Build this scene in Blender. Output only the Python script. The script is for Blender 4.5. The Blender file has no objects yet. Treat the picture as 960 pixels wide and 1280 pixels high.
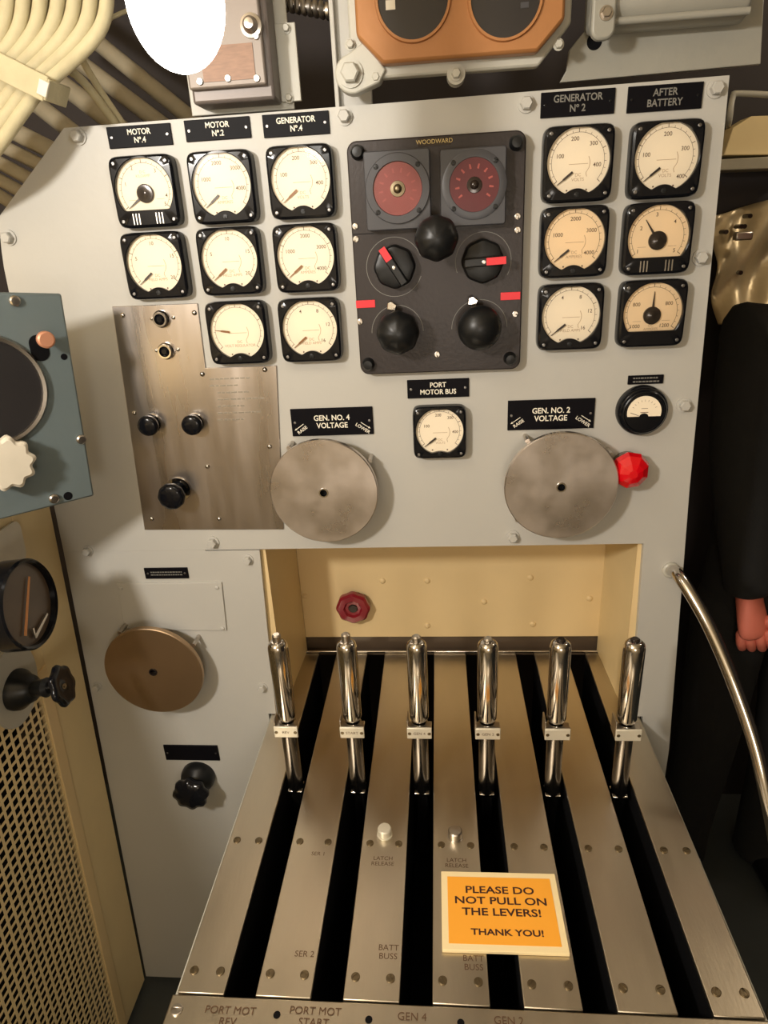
import bpy, bmesh, math, random
from mathutils import Vector, Matrix
random.seed(4)
PI = math.pi
sc = bpy.context.scene
COL = sc.collection

# ------------------------------------------------------------------ camera, world, light, exposure
CAM = Vector((0.015033974714073146, -1.0664357519074468, 1.7391735127226575))
RT = Vector((0.9961186847895033, 0.07199305459449283, -0.050641543256349716))
UP = Vector((0.01908028035258423, 0.38504703973390797, 0.9226996911746644))
FW = Vector((-0.08592734555947339, 0.9200846576714061, -0.38217890313673014))
FPX = 831.146                                   # focal length in pixels of the 960x1280 frame
cam = bpy.data.cameras.new('camera')
cam.sensor_fit = 'AUTO'; cam.sensor_width = 36.0; cam.lens = FPX / 1280 * 36.0
cam.clip_start = 0.02
cam_o = bpy.data.objects.new('camera', cam); COL.objects.link(cam_o)
m3 = Matrix((RT, UP, -FW)).transposed()
cam_o.matrix_world = Matrix.Translation(CAM) @ m3.to_4x4()
sc.camera = cam_o

w = bpy.data.worlds.new('world'); sc.world = w; w.use_nodes = True
w.node_tree.nodes['Background'].inputs[0].default_value = (1.0, 0.86, 0.7, 1)
w.node_tree.nodes['Background'].inputs[1].default_value = 0.03

def lamp(name, loc, power, col, rad):
    l = bpy.data.lights.new(name, 'POINT'); l.energy = power; l.color = col; l.shadow_soft_size = rad
    o = bpy.data.objects.new(name, l); o.location = loc; COL.objects.link(o); return o
lamp('passage_lamp', (-0.80, -1.40, 2.10), 76, (1.0, 0.935, 0.85), 0.07)
lamp('aft_fill_light', (0.12, -1.95, 1.50), 16, (1.0, 0.92, 0.82), 0.16)  # added fill behind the camera, lifts the cabinet side and panel
lamp('far_fill_light', (1.25, 0.25, 2.3), 8.0, (1.0, 0.85, 0.66), 0.06)  # unseen light added to brighten the dented cover and tan bracket
BULB_STRENGTH = 15
sc.view_settings.view_transform = 'Standard'; sc.view_settings.look = 'None'
sc.view_settings.exposure = -0.04; sc.view_settings.gamma = 1.0
sc.view_settings.use_curve_mapping = False
sc.cycles.use_denoising = True
sc.cycles.transparent_max_bounces = 12

# ------------------------------------------------------------------ survey helpers
def ray(px, py): return FW + RT * ((px - 480) / FPX) - UP * ((py - 640) / FPX)
def at(px, py, y=0.0):
    d = ray(px, py); return CAM + d * ((y - CAM.y) / d.y)
def atz(px, py, z):
    d = ray(px, py); return CAM + d * ((z - CAM.z) / d.z)
def atx(px, py, x):
    d = ray(px, py); return CAM + d * ((x - CAM.x) / d.x)
def onplane(px, py, p, n):
    d = ray(px, py); return CAM + d * ((Vector(p) - CAM).dot(n) / d.dot(n))
def wid(px, py, wpx, y=0.0): return (at(px + wpx / 2, py, y) - at(px - wpx / 2, py, y)).length
def hei(px, py, hpx, y=0.0): return (at(px, py + hpx / 2, y) - at(px, py - hpx / 2, y)).length

# ------------------------------------------------------------------ materials
def lin(c):
    c = c / 255.0
    return c / 12.92 if c <= 0.04045 else ((c + 0.055) / 1.055) ** 2.4
def rgb(r, g, b): return (lin(r), lin(g), lin(b), 1)
MATS = {}
def mat(name, col, rough=0.5, metal=0.0, var=0.08, scale=14.0, bump=0.0, bscale=None, coat=0.0, emit=None, stretch=None, rvar=0.0, spec=0.5):
    m = bpy.data.materials.new(name); m.use_nodes = True; MATS[name] = m
    nt = m.node_tree; b = nt.nodes['Principled BSDF']
    b.inputs['Base Color'].default_value = col
    b.inputs['Roughness'].default_value = rough
    b.inputs['Metallic'].default_value = metal
    b.inputs['Specular IOR Level'].default_value = spec
    b.inputs['Coat Weight'].default_value = coat
    b.inputs['Coat Roughness'].default_value = 0.06
    tc = nt.nodes.new('ShaderNodeTexCoord'); src = tc.outputs['Object']
    if stretch:
        mp = nt.nodes.new('ShaderNodeMapping'); mp.inputs['Scale'].default_value = stretch
        nt.links.new(src, mp.inputs[0]); src = mp.outputs[0]
    if var > 0:
        n = nt.nodes.new('ShaderNodeTexNoise'); n.inputs['Scale'].default_value = scale; n.inputs['Detail'].default_value = 6
        nt.links.new(src, n.inputs['Vector'])
        r = nt.nodes.new('ShaderNodeValToRGB')
        r.color_ramp.elements[0].position = 0.2; r.color_ramp.elements[1].position = 0.8
        d = [max(0, c * (1 - var)) for c in col[:3]]; l = [min(1, c * (1 + var)) for c in col[:3]]
        r.color_ramp.elements[0].color = (*d, 1); r.color_ramp.elements[1].color = (*l, 1)
        nt.links.new(n.outputs['Fac'], r.inputs[0]); nt.links.new(r.outputs[0], b.inputs['Base Color'])
        if rvar > 0:
            mr = nt.nodes.new('ShaderNodeMapRange'); mr.inputs[1].default_value = 0.2; mr.inputs[2].default_value = 0.8
            mr.inputs[3].default_value = max(0.02, rough - rvar); mr.inputs[4].default_value = rough + rvar
            nt.links.new(n.outputs['Fac'], mr.inputs[0]); nt.links.new(mr.outputs[0], b.inputs['Roughness'])
    if bump > 0:
        n2 = nt.nodes.new('ShaderNodeTexNoise'); n2.inputs['Scale'].default_value = bscale or scale * 6; n2.inputs['Detail'].default_value = 4
        nt.links.new(src, n2.inputs['Vector'])
        bp = nt.nodes.new('ShaderNodeBump'); bp.inputs['Strength'].default_value = bump; bp.inputs['Distance'].default_value = 0.004
        nt.links.new(n2.outputs['Fac'], bp.inputs['Height']); nt.links.new(bp.outputs[0], b.inputs['Normal'])
    if emit:
        b.inputs['Emission Color'].default_value = emit[0]; b.inputs['Emission Strength'].default_value = emit[1]
    return m

PAINT = mat('grey_paint', rgb(184, 182, 175), 0.42, 0, 0.035, 5, 0.08, 60)
PAINT2 = mat('grey_paint_fittings', rgb(182, 180, 169), 0.4, 0, 0.05, 9, 0.12, 60)
CREAM = mat('cream_paint', rgb(226, 200, 150), 0.42, 0, 0.05, 7, 0.08, 50)
CREAM2 = mat('tan_paint', rgb(230, 208, 158), 0.45, 0, 0.06, 7, 0.08, 50)
CABLE = mat('cream_cable', rgb(190, 180, 146), 0.65, 0, 0.14, 30, 0.3, 60, spec=0.2)
PIPE = mat('pipe_paint', rgb(146, 138, 118), 0.5, 0, 0.15, 14, 0.2, 60)
BLUEGREY = mat('blue_grey_paint', rgb(98, 109, 110), 0.42, 0, 0.05, 8, 0.1, 60)
DARK = mat('dark_void', rgb(26, 24, 24), 0.8, 0, 0.2, 4)
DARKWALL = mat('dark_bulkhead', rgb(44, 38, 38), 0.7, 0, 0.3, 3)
BLACK = mat('black_bakelite', rgb(15, 16, 20), 0.16, 0, 0.1, 20, spec=0.3)
BLACKMATT = mat('black_knob', rgb(20, 21, 22), 0.36, 0, 0.1, 30, spec=0.35)
CTRL = mat('black_crackle', rgb(54, 49, 48), 0.36, 0.2, 0.12, 9, 0.08, 160, spec=0.3)
SLATE = mat('slate_indicator', rgb(64, 64, 68), 0.38, 0.1, 0.06, 16)
PLATEBLK = mat('engraved_black', rgb(15, 14, 18), 0.45, 0, 0.1, 20, spec=0.08)
WHITE = mat('white_engraving', rgb(238, 232, 215), 0.5, 0, 0)
FAINT = mat('worn_engraving', rgb(120, 118, 112), 0.5, 0, 0)
DIAL = mat('dial_paper', rgb(246, 232, 206), 0.55, 0, 0.03, 20)
DIALW = mat('dial_paper_warm', rgb(248, 220, 178), 0.55, 0, 0.03, 20)
INK = mat('dial_ink', rgb(92, 66, 44), 0.6, 0, 0)
INKF = mat('dial_ink_faint', rgb(178, 150, 116), 0.6, 0, 0)
NEEDLE = mat('needle_black', rgb(40, 28, 22), 0.4, 0, 0)
NEEDLEB = mat('needle_brown', rgb(130, 84, 36), 0.4, 0, 0)
HUB = mat('smoked_hub', rgb(46, 38, 34), 0.18, 0.3, 0.2, 40)
STEEL = mat('brushed_steel', (0.52, 0.47, 0.43, 1), 0.30, 1, 0.16, 3, 0.03, 40, stretch=(7, 7, 1), rvar=0.12)
DISC = mat('polished_disc', (0.70, 0.64, 0.60, 1), 0.33, 1, 0.2, 16, 0.05, 22, rvar=0.12)
BRASSD = mat('dull_bronze_disc', (0.46, 0.33, 0.21, 1), 0.42, 1, 0.08, 12, 0.03, 60)
NICKEL = mat('nickel_plate', (0.55, 0.49, 0.39, 1), 0.36, 1, 0.07, 9, 0.04, 90, stretch=(3, 0.6, 3), rvar=0.05)
CHROME = mat('chrome', (0.58, 0.55, 0.51, 1), 0.14, 1, 0.04, 20)
SCREW = mat('screw_steel', (0.52, 0.48, 0.43, 1), 0.3, 1, 0.1, 60)
SCREWD = mat('dull_screw', (0.26, 0.25, 0.24, 1), 0.35, 1, 0.1, 60)
BRASS = mat('old_brass_screw', (0.20, 0.16, 0.10, 1), 0.4, 1, 0.15, 60)
SLOTD = mat('slot_black', rgb(9, 9, 12), 0.8, 0, 0.1, 8, spec=0.15)
RODM = mat('dark_lever_rod', (0.28, 0.26, 0.24, 1), 0.25, 1, 0.1, 20)
LABELW = mat('lever_label', rgb(214, 208, 190), 0.35, 0.3, 0.04, 40)
RED = mat('red_tape', rgb(226, 40, 52), 0.4, 0, 0.05, 40)
REDK = mat('red_knob', rgb(128, 14, 34), 0.28, 0, 0.1, 30, coat=0.4)
REDD = mat('red_dial', rgb(132, 50, 46), 0.4, 0, 0.1, 30)
REDD2 = mat('red_dial_dark', rgb(84, 16, 22), 0.4, 0, 0.1, 30)
PINK = mat('red_dial_mark', rgb(158, 72, 64), 0.5, 0, 0)
JEWEL = mat('red_jewel', rgb(214, 6, 22), 0.12, 0, 0.05, 40, coat=0.6)
PAINT_SHADED = mat('grey_paint_shaded', rgb(150, 148, 138), 0.4, 0, 0.06, 9, 0.12, 60)  # fittings grey with the dimmer light of the upper corner put into its colour
COPPER = mat('copper_casting', rgb(166, 114, 68), 0.45, 0.2, 0.08, 8, 0.1, 60)
GLASSBLK = mat('dark_dial', rgb(44, 42, 42), 0.25, 0, 0.1, 10)
ORANGE = mat('orange_card', rgb(250, 172, 52), 0.6, 0, 0.02, 20)
CARD = mat('cream_card', rgb(246, 226, 176), 0.6, 0, 0.02, 20)
SIGNINK = mat('sign_ink', rgb(58, 26, 22), 0.6, 0, 0)
BROWNPL = mat('brown_rating_plate', rgb(126, 96, 76), 0.45, 0.2, 0.25, 60, stretch=(1, 1, 5))
COVERM = mat('cast_cover', rgb(136, 126, 118), 0.45, 0.2, 0.06, 12)
BOXD = mat('box_body', rgb(112, 104, 100), 0.4, 0.2, 0.1, 10)
TANPEG = mat('copper_peg', rgb(196, 138, 108), 0.45, 0.3, 0.08, 30)
IVORY = mat('ivory_knob', rgb(216, 208, 190), 0.5, 0, 0.06, 30)
CRUMP = mat('beaten_metal', rgb(190, 172, 136), 0.35, 0.4, 0.12, 9, 0.7, 16)
CLOTH = mat('black_cloth', rgb(20, 20, 20), 0.9, 0, 0.2, 30, 0.2, 120)
SKIN = mat('skin', rgb(214, 118, 98), 0.5, 0, 0.06, 25, 0.1, 90)
HAIRM = mat('dark_hair', rgb(38, 28, 22), 0.6, 0, 0.2, 40)
FLOORM = mat('dark_deck', rgb(62, 66, 66), 0.5, 0, 0.2, 5)
ROOM = mat('room_paint', rgb(196, 180, 150), 0.6, 0, 0.08, 2)
BROWNDIAL = mat('brown_dial', rgb(86, 72, 58), 0.35, 0, 0.15, 20)
GOLDN = mat('orange_needle', rgb(206, 140, 84), 0.5, 0, 0)
BULBM = mat('frosted_lamp_glass', rgb(255, 248, 230), 0.4, 0, 0, emit=((1.0, 0.95, 0.86, 1), BULB_STRENGTH))

def glass_mat():
    m = bpy.data.materials.new('clear_glass'); m.use_nodes = True; nt = m.node_tree
    for n in list(nt.nodes):
        if n.type != 'OUTPUT_MATERIAL': nt.nodes.remove(n)
    out = nt.nodes['Material Output']
    t = nt.nodes.new('ShaderNodeBsdfTransparent'); g = nt.nodes.new('ShaderNodeBsdfGlossy'); g.inputs['Roughness'].default_value = 0.09
    f = nt.nodes.new('ShaderNodeFresnel'); f.inputs['IOR'].default_value = 1.45
    mx = nt.nodes.new('ShaderNodeMixShader')
    nt.links.new(f.outputs[0], mx.inputs[0]); nt.links.new(t.outputs[0], mx.inputs[1]); nt.links.new(g.outputs[0], mx.inputs[2])
    nt.links.new(mx.outputs[0], out.inputs[0]); return m
GLASS = glass_mat()

# ------------------------------------------------------------------ mesh helpers
def obj(name, bm, m, parent=None, smooth=False, bevel=0.0, seg=2, sub=0, angle=40):
    bmesh.ops.recalc_face_normals(bm, faces=bm.faces)
    me = bpy.data.meshes.new(name); bm.to_mesh(me); bm.free()
    o = bpy.data.objects.new(name, me); COL.objects.link(o)
    me.materials.append(m)
    if parent: o.parent = parent
    if bevel > 0:
        b = o.modifiers.new('bevel', 'BEVEL'); b.width = bevel; b.segments = seg; b.limit_method = 'ANGLE'; b.angle_limit = math.radians(35)
    if sub:
        s = o.modifiers.new('sub', 'SUBSURF'); s.levels = sub; s.render_levels = sub
    if smooth or bevel > 0:
        me.shade_smooth()
        if not sub:
            me.set_sharp_from_angle(angle=math.radians(angle))
    return o

def thing(name, label, cat, loc=(0, 0, 0), rotz=0.0, group=None):
    o = bpy.data.objects.new(name, None); COL.objects.link(o)
    o.empty_display_size = 0.02
    o.location = loc; o.rotation_euler = (0, 0, rotz)
    o['label'] = label; o['category'] = cat
    if group: o['group'] = group
    return o
def tag(o, label, cat, group=None):
    o['label'] = label; o['category'] = cat
    if group: o['group'] = group
    return o
def struct(o): o['kind'] = 'structure'; return o

def box(bm, x0, x1, y0, y1, z0, z1):
    v = [bm.verts.new((x, y, z)) for x in (x0, x1) for y in (y0, y1) for z in (z0, z1)]
    for f in ((0, 1, 3, 2), (4, 6, 7, 5), (0, 4, 5, 1), (2, 3, 7, 6), (0, 2, 6, 4), (1, 5, 7, 3)):
        bm.faces.new([v[i] for i in f])
    return bm
def nb(): return bmesh.new()
def bx(x0, x1, y0, y1, z0, z1): return box(nb(), x0, x1, y0, y1, z0, z1)
def frame_of(d):
    d = Vector(d).normalized()
    u = d.cross(Vector((0, 0, 1)))
    if u.length < 1e-4: u = Vector((1, 0, 0))
    u.normalize(); return u, d.cross(u)
def lathe(bm, p, d, prof, n=32, shape=None, cap=True):
    """revolve (distance along d, radius) pairs round the axis p + t*d"""
    p = Vector(p); d = Vector(d).normalized(); u, v = frame_of(d); rings = []
    for t, r in prof:
        ring = []
        for i in range(n):
            a = 2 * PI * i / n; k = shape(a) if shape else 1.0
            ring.append(bm.verts.new(p + d * t + (u * math.cos(a) + v * math.sin(a)) * r * k))
        rings.append(ring)
    for a, b in zip(rings, rings[1:]):
        for i in range(n): bm.faces.new((a[i], a[(i + 1) % n], b[(i + 1) % n], b[i]))
    if cap:
        bm.faces.new(rings[0]); bm.faces.new(rings[-1])
    return bm
def cyl(bm, a, b, r, n=24, r2=None):
    a = Vector(a); b = Vector(b); return lathe(bm, a, b - a, [(0, r), ((b - a).length, r2 if r2 is not None else r)], n)
def ball_prof(r, base=0.0, k=10, squash=1.0):
    return [(base + r * squash * (1 - math.cos(PI * i / k)), max(1e-4, r * math.sin(PI * i / k))) for i in range(k + 1)]
def prism(bm, pts, y0, y1):
    """polygon of (x, z) pairs extruded along y"""
    a = [bm.verts.new((x, y0, z)) for x, z in pts]; b = [bm.verts.new((x, y1, z)) for x, z in pts]
    bm.faces.new(a); bm.faces.new(b); n = len(pts)
    for i in range(n): bm.faces.new((a[i], a[(i + 1) % n], b[(i + 1) % n], b[i]))
    return bm
def bez(pts, n=8):
    """Catmull-Rom through pts"""
    P = [Vector(p) for p in pts]; P = [P[0] * 2 - P[1]] + P + [P[-1] * 2 - P[-2]]; out = []
    for i in range(1, len(P) - 2):
        for k in range(n):
            t = k / n; a, b, c, d = P[i - 1:i + 3]
            out.append(0.5 * ((2 * b) + (c - a) * t + (2 * a - 5 * b + 4 * c - d) * t * t + (3 * b - a - 3 * c + d) * t ** 3))
    out.append(P[-2]); return out
def tube(bm, pts, r, n=12, cap=True):
    P = [Vector(p) for p in pts]; rings = []; u = None
    for i, p in enumerate(P):
        d = (P[min(i + 1, len(P) - 1)] - P[max(i - 1, 0)]).normalized()
        if u is None: u, _ = frame_of(d)
        u = (u - d * u.dot(d)).normalized(); v = d.cross(u)
        rr = r[i] if isinstance(r, (list, tuple)) else r
        rings.append([bm.verts.new(p + (u * math.cos(2 * PI * k / n) + v * math.sin(2 * PI * k / n)) * rr) for k in range(n)])
    for a, b in zip(rings, rings[1:]):
        for i in range(n): bm.faces.new((a[i], a[(i + 1) % n], b[(i + 1) % n], b[i]))
    if cap: bm.faces.new(rings[0]); bm.faces.new(rings[-1])
    return bm
def loops(bm, ls, close_first=False, close_last=False):
    R = [[bm.verts.new(p) for p in l] for l in ls]; n = len(R[0])
    for a, b in zip(R, R[1:]):
        for i in range(n): bm.faces.new((a[i], a[(i + 1) % n], b[(i + 1) % n], b[i]))
    if close_first: bm.faces.new(R[0])
    if close_last: bm.faces.new(R[-1])
    return bm
def rrect(w_, h_, r, n=6):
    pts = []
    for cx, cz, a0 in ((w_ / 2 - r, h_ / 2 - r, 0), (-w_ / 2 + r, h_ / 2 - r, PI / 2), (-w_ / 2 + r, -h_ / 2 + r, PI), (w_ / 2 - r, -h_ / 2 + r, 1.5 * PI)):
        for i in range(n + 1):
            a = a0 + PI / 2 * i / n; pts.append((cx + r * math.cos(a), cz + r * math.sin(a)))
    return pts
def hexbolt(bm, p, d, r, h):
    lathe(bm, p, d, [(0, r * 1.35), (h * 0.2, r * 1.35)], 20)
    lathe(bm, Vector(p) + Vector(d).normalized() * h * 0.2, d, [(0, r), (h * 0.65, r), (h * 0.8, r * 0.82)], 6)
    return bm
def screwhead(bm, p, d, r, h=None):
    """slotted cheese-head screw"""
    h = h or r * 0.5; p = Vector(p); d = Vector(d).normalized(); u, v = frame_of(d)
    a = random.uniform(0, PI); u, v = u * math.cos(a) + v * math.sin(a), v * math.cos(a) - u * math.sin(a)
    lathe(bm, p, d, [(0, r), (h * 0.55, r), (h * 0.75, r * 0.85)], 16)
    for s in (-1, 1):
        pts = []
        for i in range(9):
            t = -PI / 2 * 0.88 + PI * 0.88 * i / 8
            pts.append(p + u * s * (r * 0.12 + r * 0.7 * math.cos(t)) + v * r * 0.83 * math.sin(t))
        A = [bm.verts.new(q + d * h * 0.7) for q in pts]; B = [bm.verts.new(q + d * h) for q in pts]
        bm.faces.new(B)
        for i in range(9): bm.faces.new((A[i], A[(i + 1) % 9], B[(i + 1) % 9], B[i]))
    return bm
N = (0, -1, 0)

def text_bm(s, size, f, xs=1.0, bold=0.0, space=1.0, depth=0.0):
    """lettering as a mesh; f maps the letter plane (x, y) into the thing's own space"""
    c = bpy.data.curves.new('t', 'FONT'); c.body = s; c.size = size; c.align_x = 'CENTER'; c.align_y = 'CENTER'
    c.offset = bold; c.space_character = space; c.resolution_u = 3; c.space_line = 1.0
    o = bpy.data.objects.new('t', c); COL.objects.link(o)
    dg = bpy.context.evaluated_depsgraph_get(); me = bpy.data.meshes.new_from_object(o.evaluated_get(dg))
    bm = nb(); bm.from_mesh(me)
    bpy.data.objects.remove(o); bpy.data.curves.remove(c); bpy.data.meshes.remove(me)
    for v in bm.verts: v.co = Vector(f(v.co.x * xs, v.co.y))
    return bm
def letters(name, s, size, m, parent, f, **k): return obj(name, text_bm(s, size, f, **k), m, parent)
def merge(*bms):
    b = bms[0]
    for o in bms[1:]:
        me = bpy.data.meshes.new('x'); o.to_mesh(me); b.from_mesh(me); bpy.data.meshes.remove(me); o.free()
    return b

# ------------------------------------------------------------------ the room
struct(obj('floor', bx(-2.2, 2.4, -2.6, 2.0, -0.06, 0), FLOORM))
struct(obj('ceiling', bx(-2.2, 2.4, -2.6, 2.0, 2.62, 2.7), ROOM))
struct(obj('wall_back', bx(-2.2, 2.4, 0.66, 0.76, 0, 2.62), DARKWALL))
struct(obj('wall_front', bx(-2.2, 2.4, -2.6, -2.5, 0, 2.62), ROOM))
struct(obj('wall_left', bx(-2.2, -2.1, -2.5, 1.6, 0, 2.62), ROOM))
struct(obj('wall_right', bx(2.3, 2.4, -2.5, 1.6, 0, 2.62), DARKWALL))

# ------------------------------------------------------------------ switchboard panel
BZ = 0.856                                      # top of the lever bench
def xz(px, py, y=0.0): p = at(px, py, y); return (p.x, p.z)
LA, LB = at(65, 640, -0.005), at(180, 1215, -0.005)
def edge_x(z): return LA.x + (LB.x - LA.x) * (z - LA.z) / (LB.z - LA.z)
seam_z = at(290, 687, 0).z
ox0, ox1 = at(327, 688).x, at(804, 684).x       # the opening
pan = thing('switchboard_panel', 'large pale grey painted steel panel with chamfered corner carrying all the meters', 'panel', (0, 0, 0))
pts = [xz(80, 160), xz(494, 128), xz(912, 94), xz(862, 610), (at(835, 945).x, 0.78), (at(835, 945).x, 0.02), (0.3960, 0.02),
       (0.3960, BZ + 0.002), (ox1 + 0.012, BZ + 0.002), (ox1, seam_z), (ox0, seam_z), (at(256, 688).x, seam_z), (edge_x(seam_z) + 0.004, seam_z), xz(5, 335), xz(2, 314), xz(-2, 272)]
pts[0] = xz(80, 160)
obj('plate', prism(nb(), pts, 0.0, 0.010), PAINT, pan)
for px, py in ((96, 170), (430, 145), (658, 129), (896, 110), (877, 322), (856, 507), (9, 297), (265, 679), (641, 672)):
    obj('bolt', hexbolt(nb(), at(px, py, -0.004) * Vector((1, 0, 1)) if False else Vector((at(px, py, -0.006).x, 0, at(px, py, -0.006).z)), N, 0.0085, 0.013), PAINT, pan, True, angle=25)
low = thing('lower_panel', 'pale grey painted sheet below the seam carrying the bronze disc', 'panel', (0, 0, 0))
pts = [(edge_x(seam_z) + 0.004, seam_z - 0.0002), (at(256, 688).x, seam_z - 0.0002), (at(257, 688).x, seam_z - 0.0022), (ox0 - 0.004, seam_z - 0.0022), (ox0 - 0.016, BZ + 0.002), (-0.3420, BZ + 0.002), (-0.3420, 0.02), (edge_x(0.02), 0.02)]
obj('plate', prism(nb(), pts, 0.0, 0.009), PAINT, low)
for px, py in ((309, 701), (327, 861), (120, 860), (108, 690)):
    p = at(px, py, -0.006); obj('bolt', hexbolt(nb(), (p.x, 0.001, p.z), N, 0.0075, 0.012), PAINT, low, True, angle=25)

# ------------------------------------------------------------------ recess behind the levers
rec = thing('lever_recess', 'cream painted sheet metal alcove behind the row of levers', 'alcove', (0.03, 0.2, BZ))
def R(x, y, z): return (x - 0.03, y - 0.2, z - BZ)
RY = 0.225
bxl, bxr = at(376, 740, RY).x, at(752, 740, RY).x
b = nb(); z0 = at(560, 796, RY).z
box(b, bxl - .03, bxr - 0.03 + .03, RY - .2, RY - .2 + .006, z0 - BZ, seam_z + 0.03 - BZ); obj('back_plate', b, CREAM, rec, bevel=0.001)
for (xa, xb) in ((ox0 - 0.002, bxl), (ox1 + 0.002, bxr)):
    b = nb()
    s = 1 if xa > 0 else -1
    q = [(xa, 0.011), (xb, RY), (xb + s * 0.005, RY), (xa + s * 0.005, 0.011)]
    A = [b.verts.new(R(x, y, BZ + 0.0005)) for x, y in q]; B = [b.verts.new(R(x, y, seam_z + 0.03)) for x, y in q]
    b.faces.new(A); b.faces.new(B)
    for i in range(4): b.faces.new((A[i], A[(i + 1) % 4], B[(i + 1) % 4], B[i]))
    obj('side_plate', b, CREAM2, rec)
obj('top_plate', bx(ox0 - .04, ox1 - .02, 0.012 - .2, RY - .195, seam_z + .03 - BZ, seam_z + .034 - BZ), CREAM2, rec)
obj('flange', bx(ox1 - .03 - 0.006, ox1 - .03 + 0.004, -0.2 + 0.0105, -.2 + 0.016, 0.0, seam_z - BZ), CREAM, rec)
obj('flange', bx(ox0 - .03 - 0.024, ox0 - .03 + 0.004, -0.2 + 0.0105, -.2 + 0.016, 0.0, seam_z - BZ), CREAM, rec)
obj('lower_baffle', bx(bxl - .05, bxr - .01, RY - .2 + 0.012, RY - .2 + 0.016, -0.02, z0 - BZ + 0.03), BROWNDIAL, rec)
for px, py in ((534, 726), (663, 722), (605, 752), (534, 782), (666, 780), (737, 748), (478, 726), (381, 745)):
    p = at(px, py, RY); p.y = RY
    obj('rivet', lathe(nb(), R(p.x, RY, p.z), N, [(0, 0.007), (0.002, 0.0062), (0.0035, 0.0035)], 14), CREAM, rec, True)
p = at(441, 762, 0.195)
k = thing('red_knob', 'dark red eight-sided knob on the cream wall behind the levers', 'knob', (p.x, RY, p.z))
oct_ = lambda a: 1.0 - 0.07 * (1 - math.cos(8 * a)) / 2
obj('grip', lathe(nb(), (0, -0.012, 0), N, [(0, 0.033), (0.003, 0.038), (0.014, 0.038), (0.019, 0.033), (0.0195, 0.021), (0.014, 0.017), (0.013, 0.0)], 48, oct_, cap=False), REDK, k, True)
obj('hub', lathe(nb(), (0, 0.0, 0), N, [(0, 0.016), (0.012, 0.014), (0.024, 0.012), (0.028, 0.009)], 20), HUB, k, True)

# ------------------------------------------------------------------ lever bench
SX, SP, SWD = -0.2531, 0.11241, 0.0410
YF, YB = -0.5367, 0.215
ben = thing('lever_bench', 'nickel plated steel bench with six long black lever slots', 'bench', (0.03, -0.2, 0))
def Bn(x, y, z): return (x - 0.03, y + 0.2, z)
def bbox(x0, x1, y0, y1, z0, z1): return bx(x0 - .03, x1 - .03, y0 + .2, y1 + .2, z0, z1)
edges = [(SX - SP + SWD / 2 + 0.010, SX - SWD / 2)]
for i in range(5): edges.append((SX + SP * i + SWD / 2, SX + SP * (i + 1) - SWD / 2))
edges.append((SX + SP * 5 + SWD / 2, SX + SP * 6 - SWD / 2 - 0.012))
bl, br = edges[0][0], edges[-1][1]
flat = lambda dx, dy, z: (lambda x, y: (x + dx - .03, y + dy + .2, z))
ys = at(500, 1050, 0)                            # screw row half-way down
YM = atz(500, 1055, BZ).y
for i, (x0, x1) in enumerate(edges):
    pl = obj('cover_plate', bbox(x0, x1, YF, YB, BZ - 0.006, BZ), NICKEL, ben, bevel=0.0012)
    for yy in (YF + 0.028, YM):
        for xx in (x0 + 0.013, x1 - 0.013):
            obj('screw', screwhead(nb(), Bn(xx, yy, BZ), (0, 0, 1), 0.0058, 0.0022), BRASS, pl, True)
    tx = {1: ('SER 1', 0.65, YM - 0.022), 2: ('LATCH\nRELEASE', 0.5, YM - 0.032), 3: ('LATCH\nRELEASE', 0.5, YM - 0.032)}
    if i in tx:
        s, fx, yy = tx[i]; letters('engraving', s, 0.0095, INK, pl, flat(x0 + (x1 - x0) * fx, yy, BZ + 0.0003))
    t2 = {1: ('SER 2', YF + 0.055), 2: ('BATT\nBUSS', YF + 0.062), 3: ('BATT\nBUSS', YF + 0.052)}
    if i in t2:
        s, yy = t2[i]; letters('engraving', s, 0.0115, INK, pl, flat(x1 - 0.018, yy, BZ + 0.0003))
# black inner guides under the plates and the trough floor
for i, (x0, x1) in enumerate(edges):
    obj('slot_guide', bbox(x0 + 0.001, x1 - 0.001, YF, YB, 0.60, BZ - 0.0065), SLOTD, ben)
obj('trough_floor', bbox(bl, br, YF, YB, 0.58, 0.60), SLOTD, ben)
obj('housing', merge(bbox(bl - .004, br + .004, -0.62, -0.603, 0.02, BZ - 0.035), bbox(bl - .004, bl + .006, -0.603, YB, 0.02, BZ - 0.007),
                     bbox(br - .006, br + .004, -0.603, YB, 0.02, BZ - 0.007), bbox(bl + .006, br - .006, -.6, YB, 0.02, 0.03)), PAINT2, ben)
fs = obj('front_strip', bbox(bl - 0.006, br + 0.006, -0.635, YF - 0.0015, BZ - 0.03, BZ - 0.001), NICKEL, ben, bevel=0.002)
for px, py, s in ((286, 1270, 'PORT MOT\nREV'), (393, 1271, 'PORT MOT\nSTART'), (515, 1271, 'GEN 4'), (636, 1276, 'GEN 2')):
    p = atz(px, py, BZ)
    letters('engraving', s, 0.0130, INK, fs, flat(p.x, p.y, BZ - 0.0002))
for px, py in ((346, 1268), (461, 1274), (576, 1278)):
    p = atz(px, py, BZ); obj('dowel_hole', lathe(nb(), Bn(p.x, p.y, BZ - 0.001), (0, 0, 1), [(0, 0.0045), (0.0005, 0.0045)], 16), SLOTD, fs)
p = atz(221, 1262, BZ); obj('screw', screwhead(nb(), Bn(p.x, p.y, BZ - 0.001), (0, 0, 1), 0.0075, 0.003), SCREW, fs, True)
obj('edge_rail', tube(nb(), [Bn(bl + 0.004, YB + 0.002, BZ + 0.003), Bn(br - 0.004, YB + 0.002, BZ + 0.003)], 0.0028, 10), CHROME, ben, True)
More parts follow.
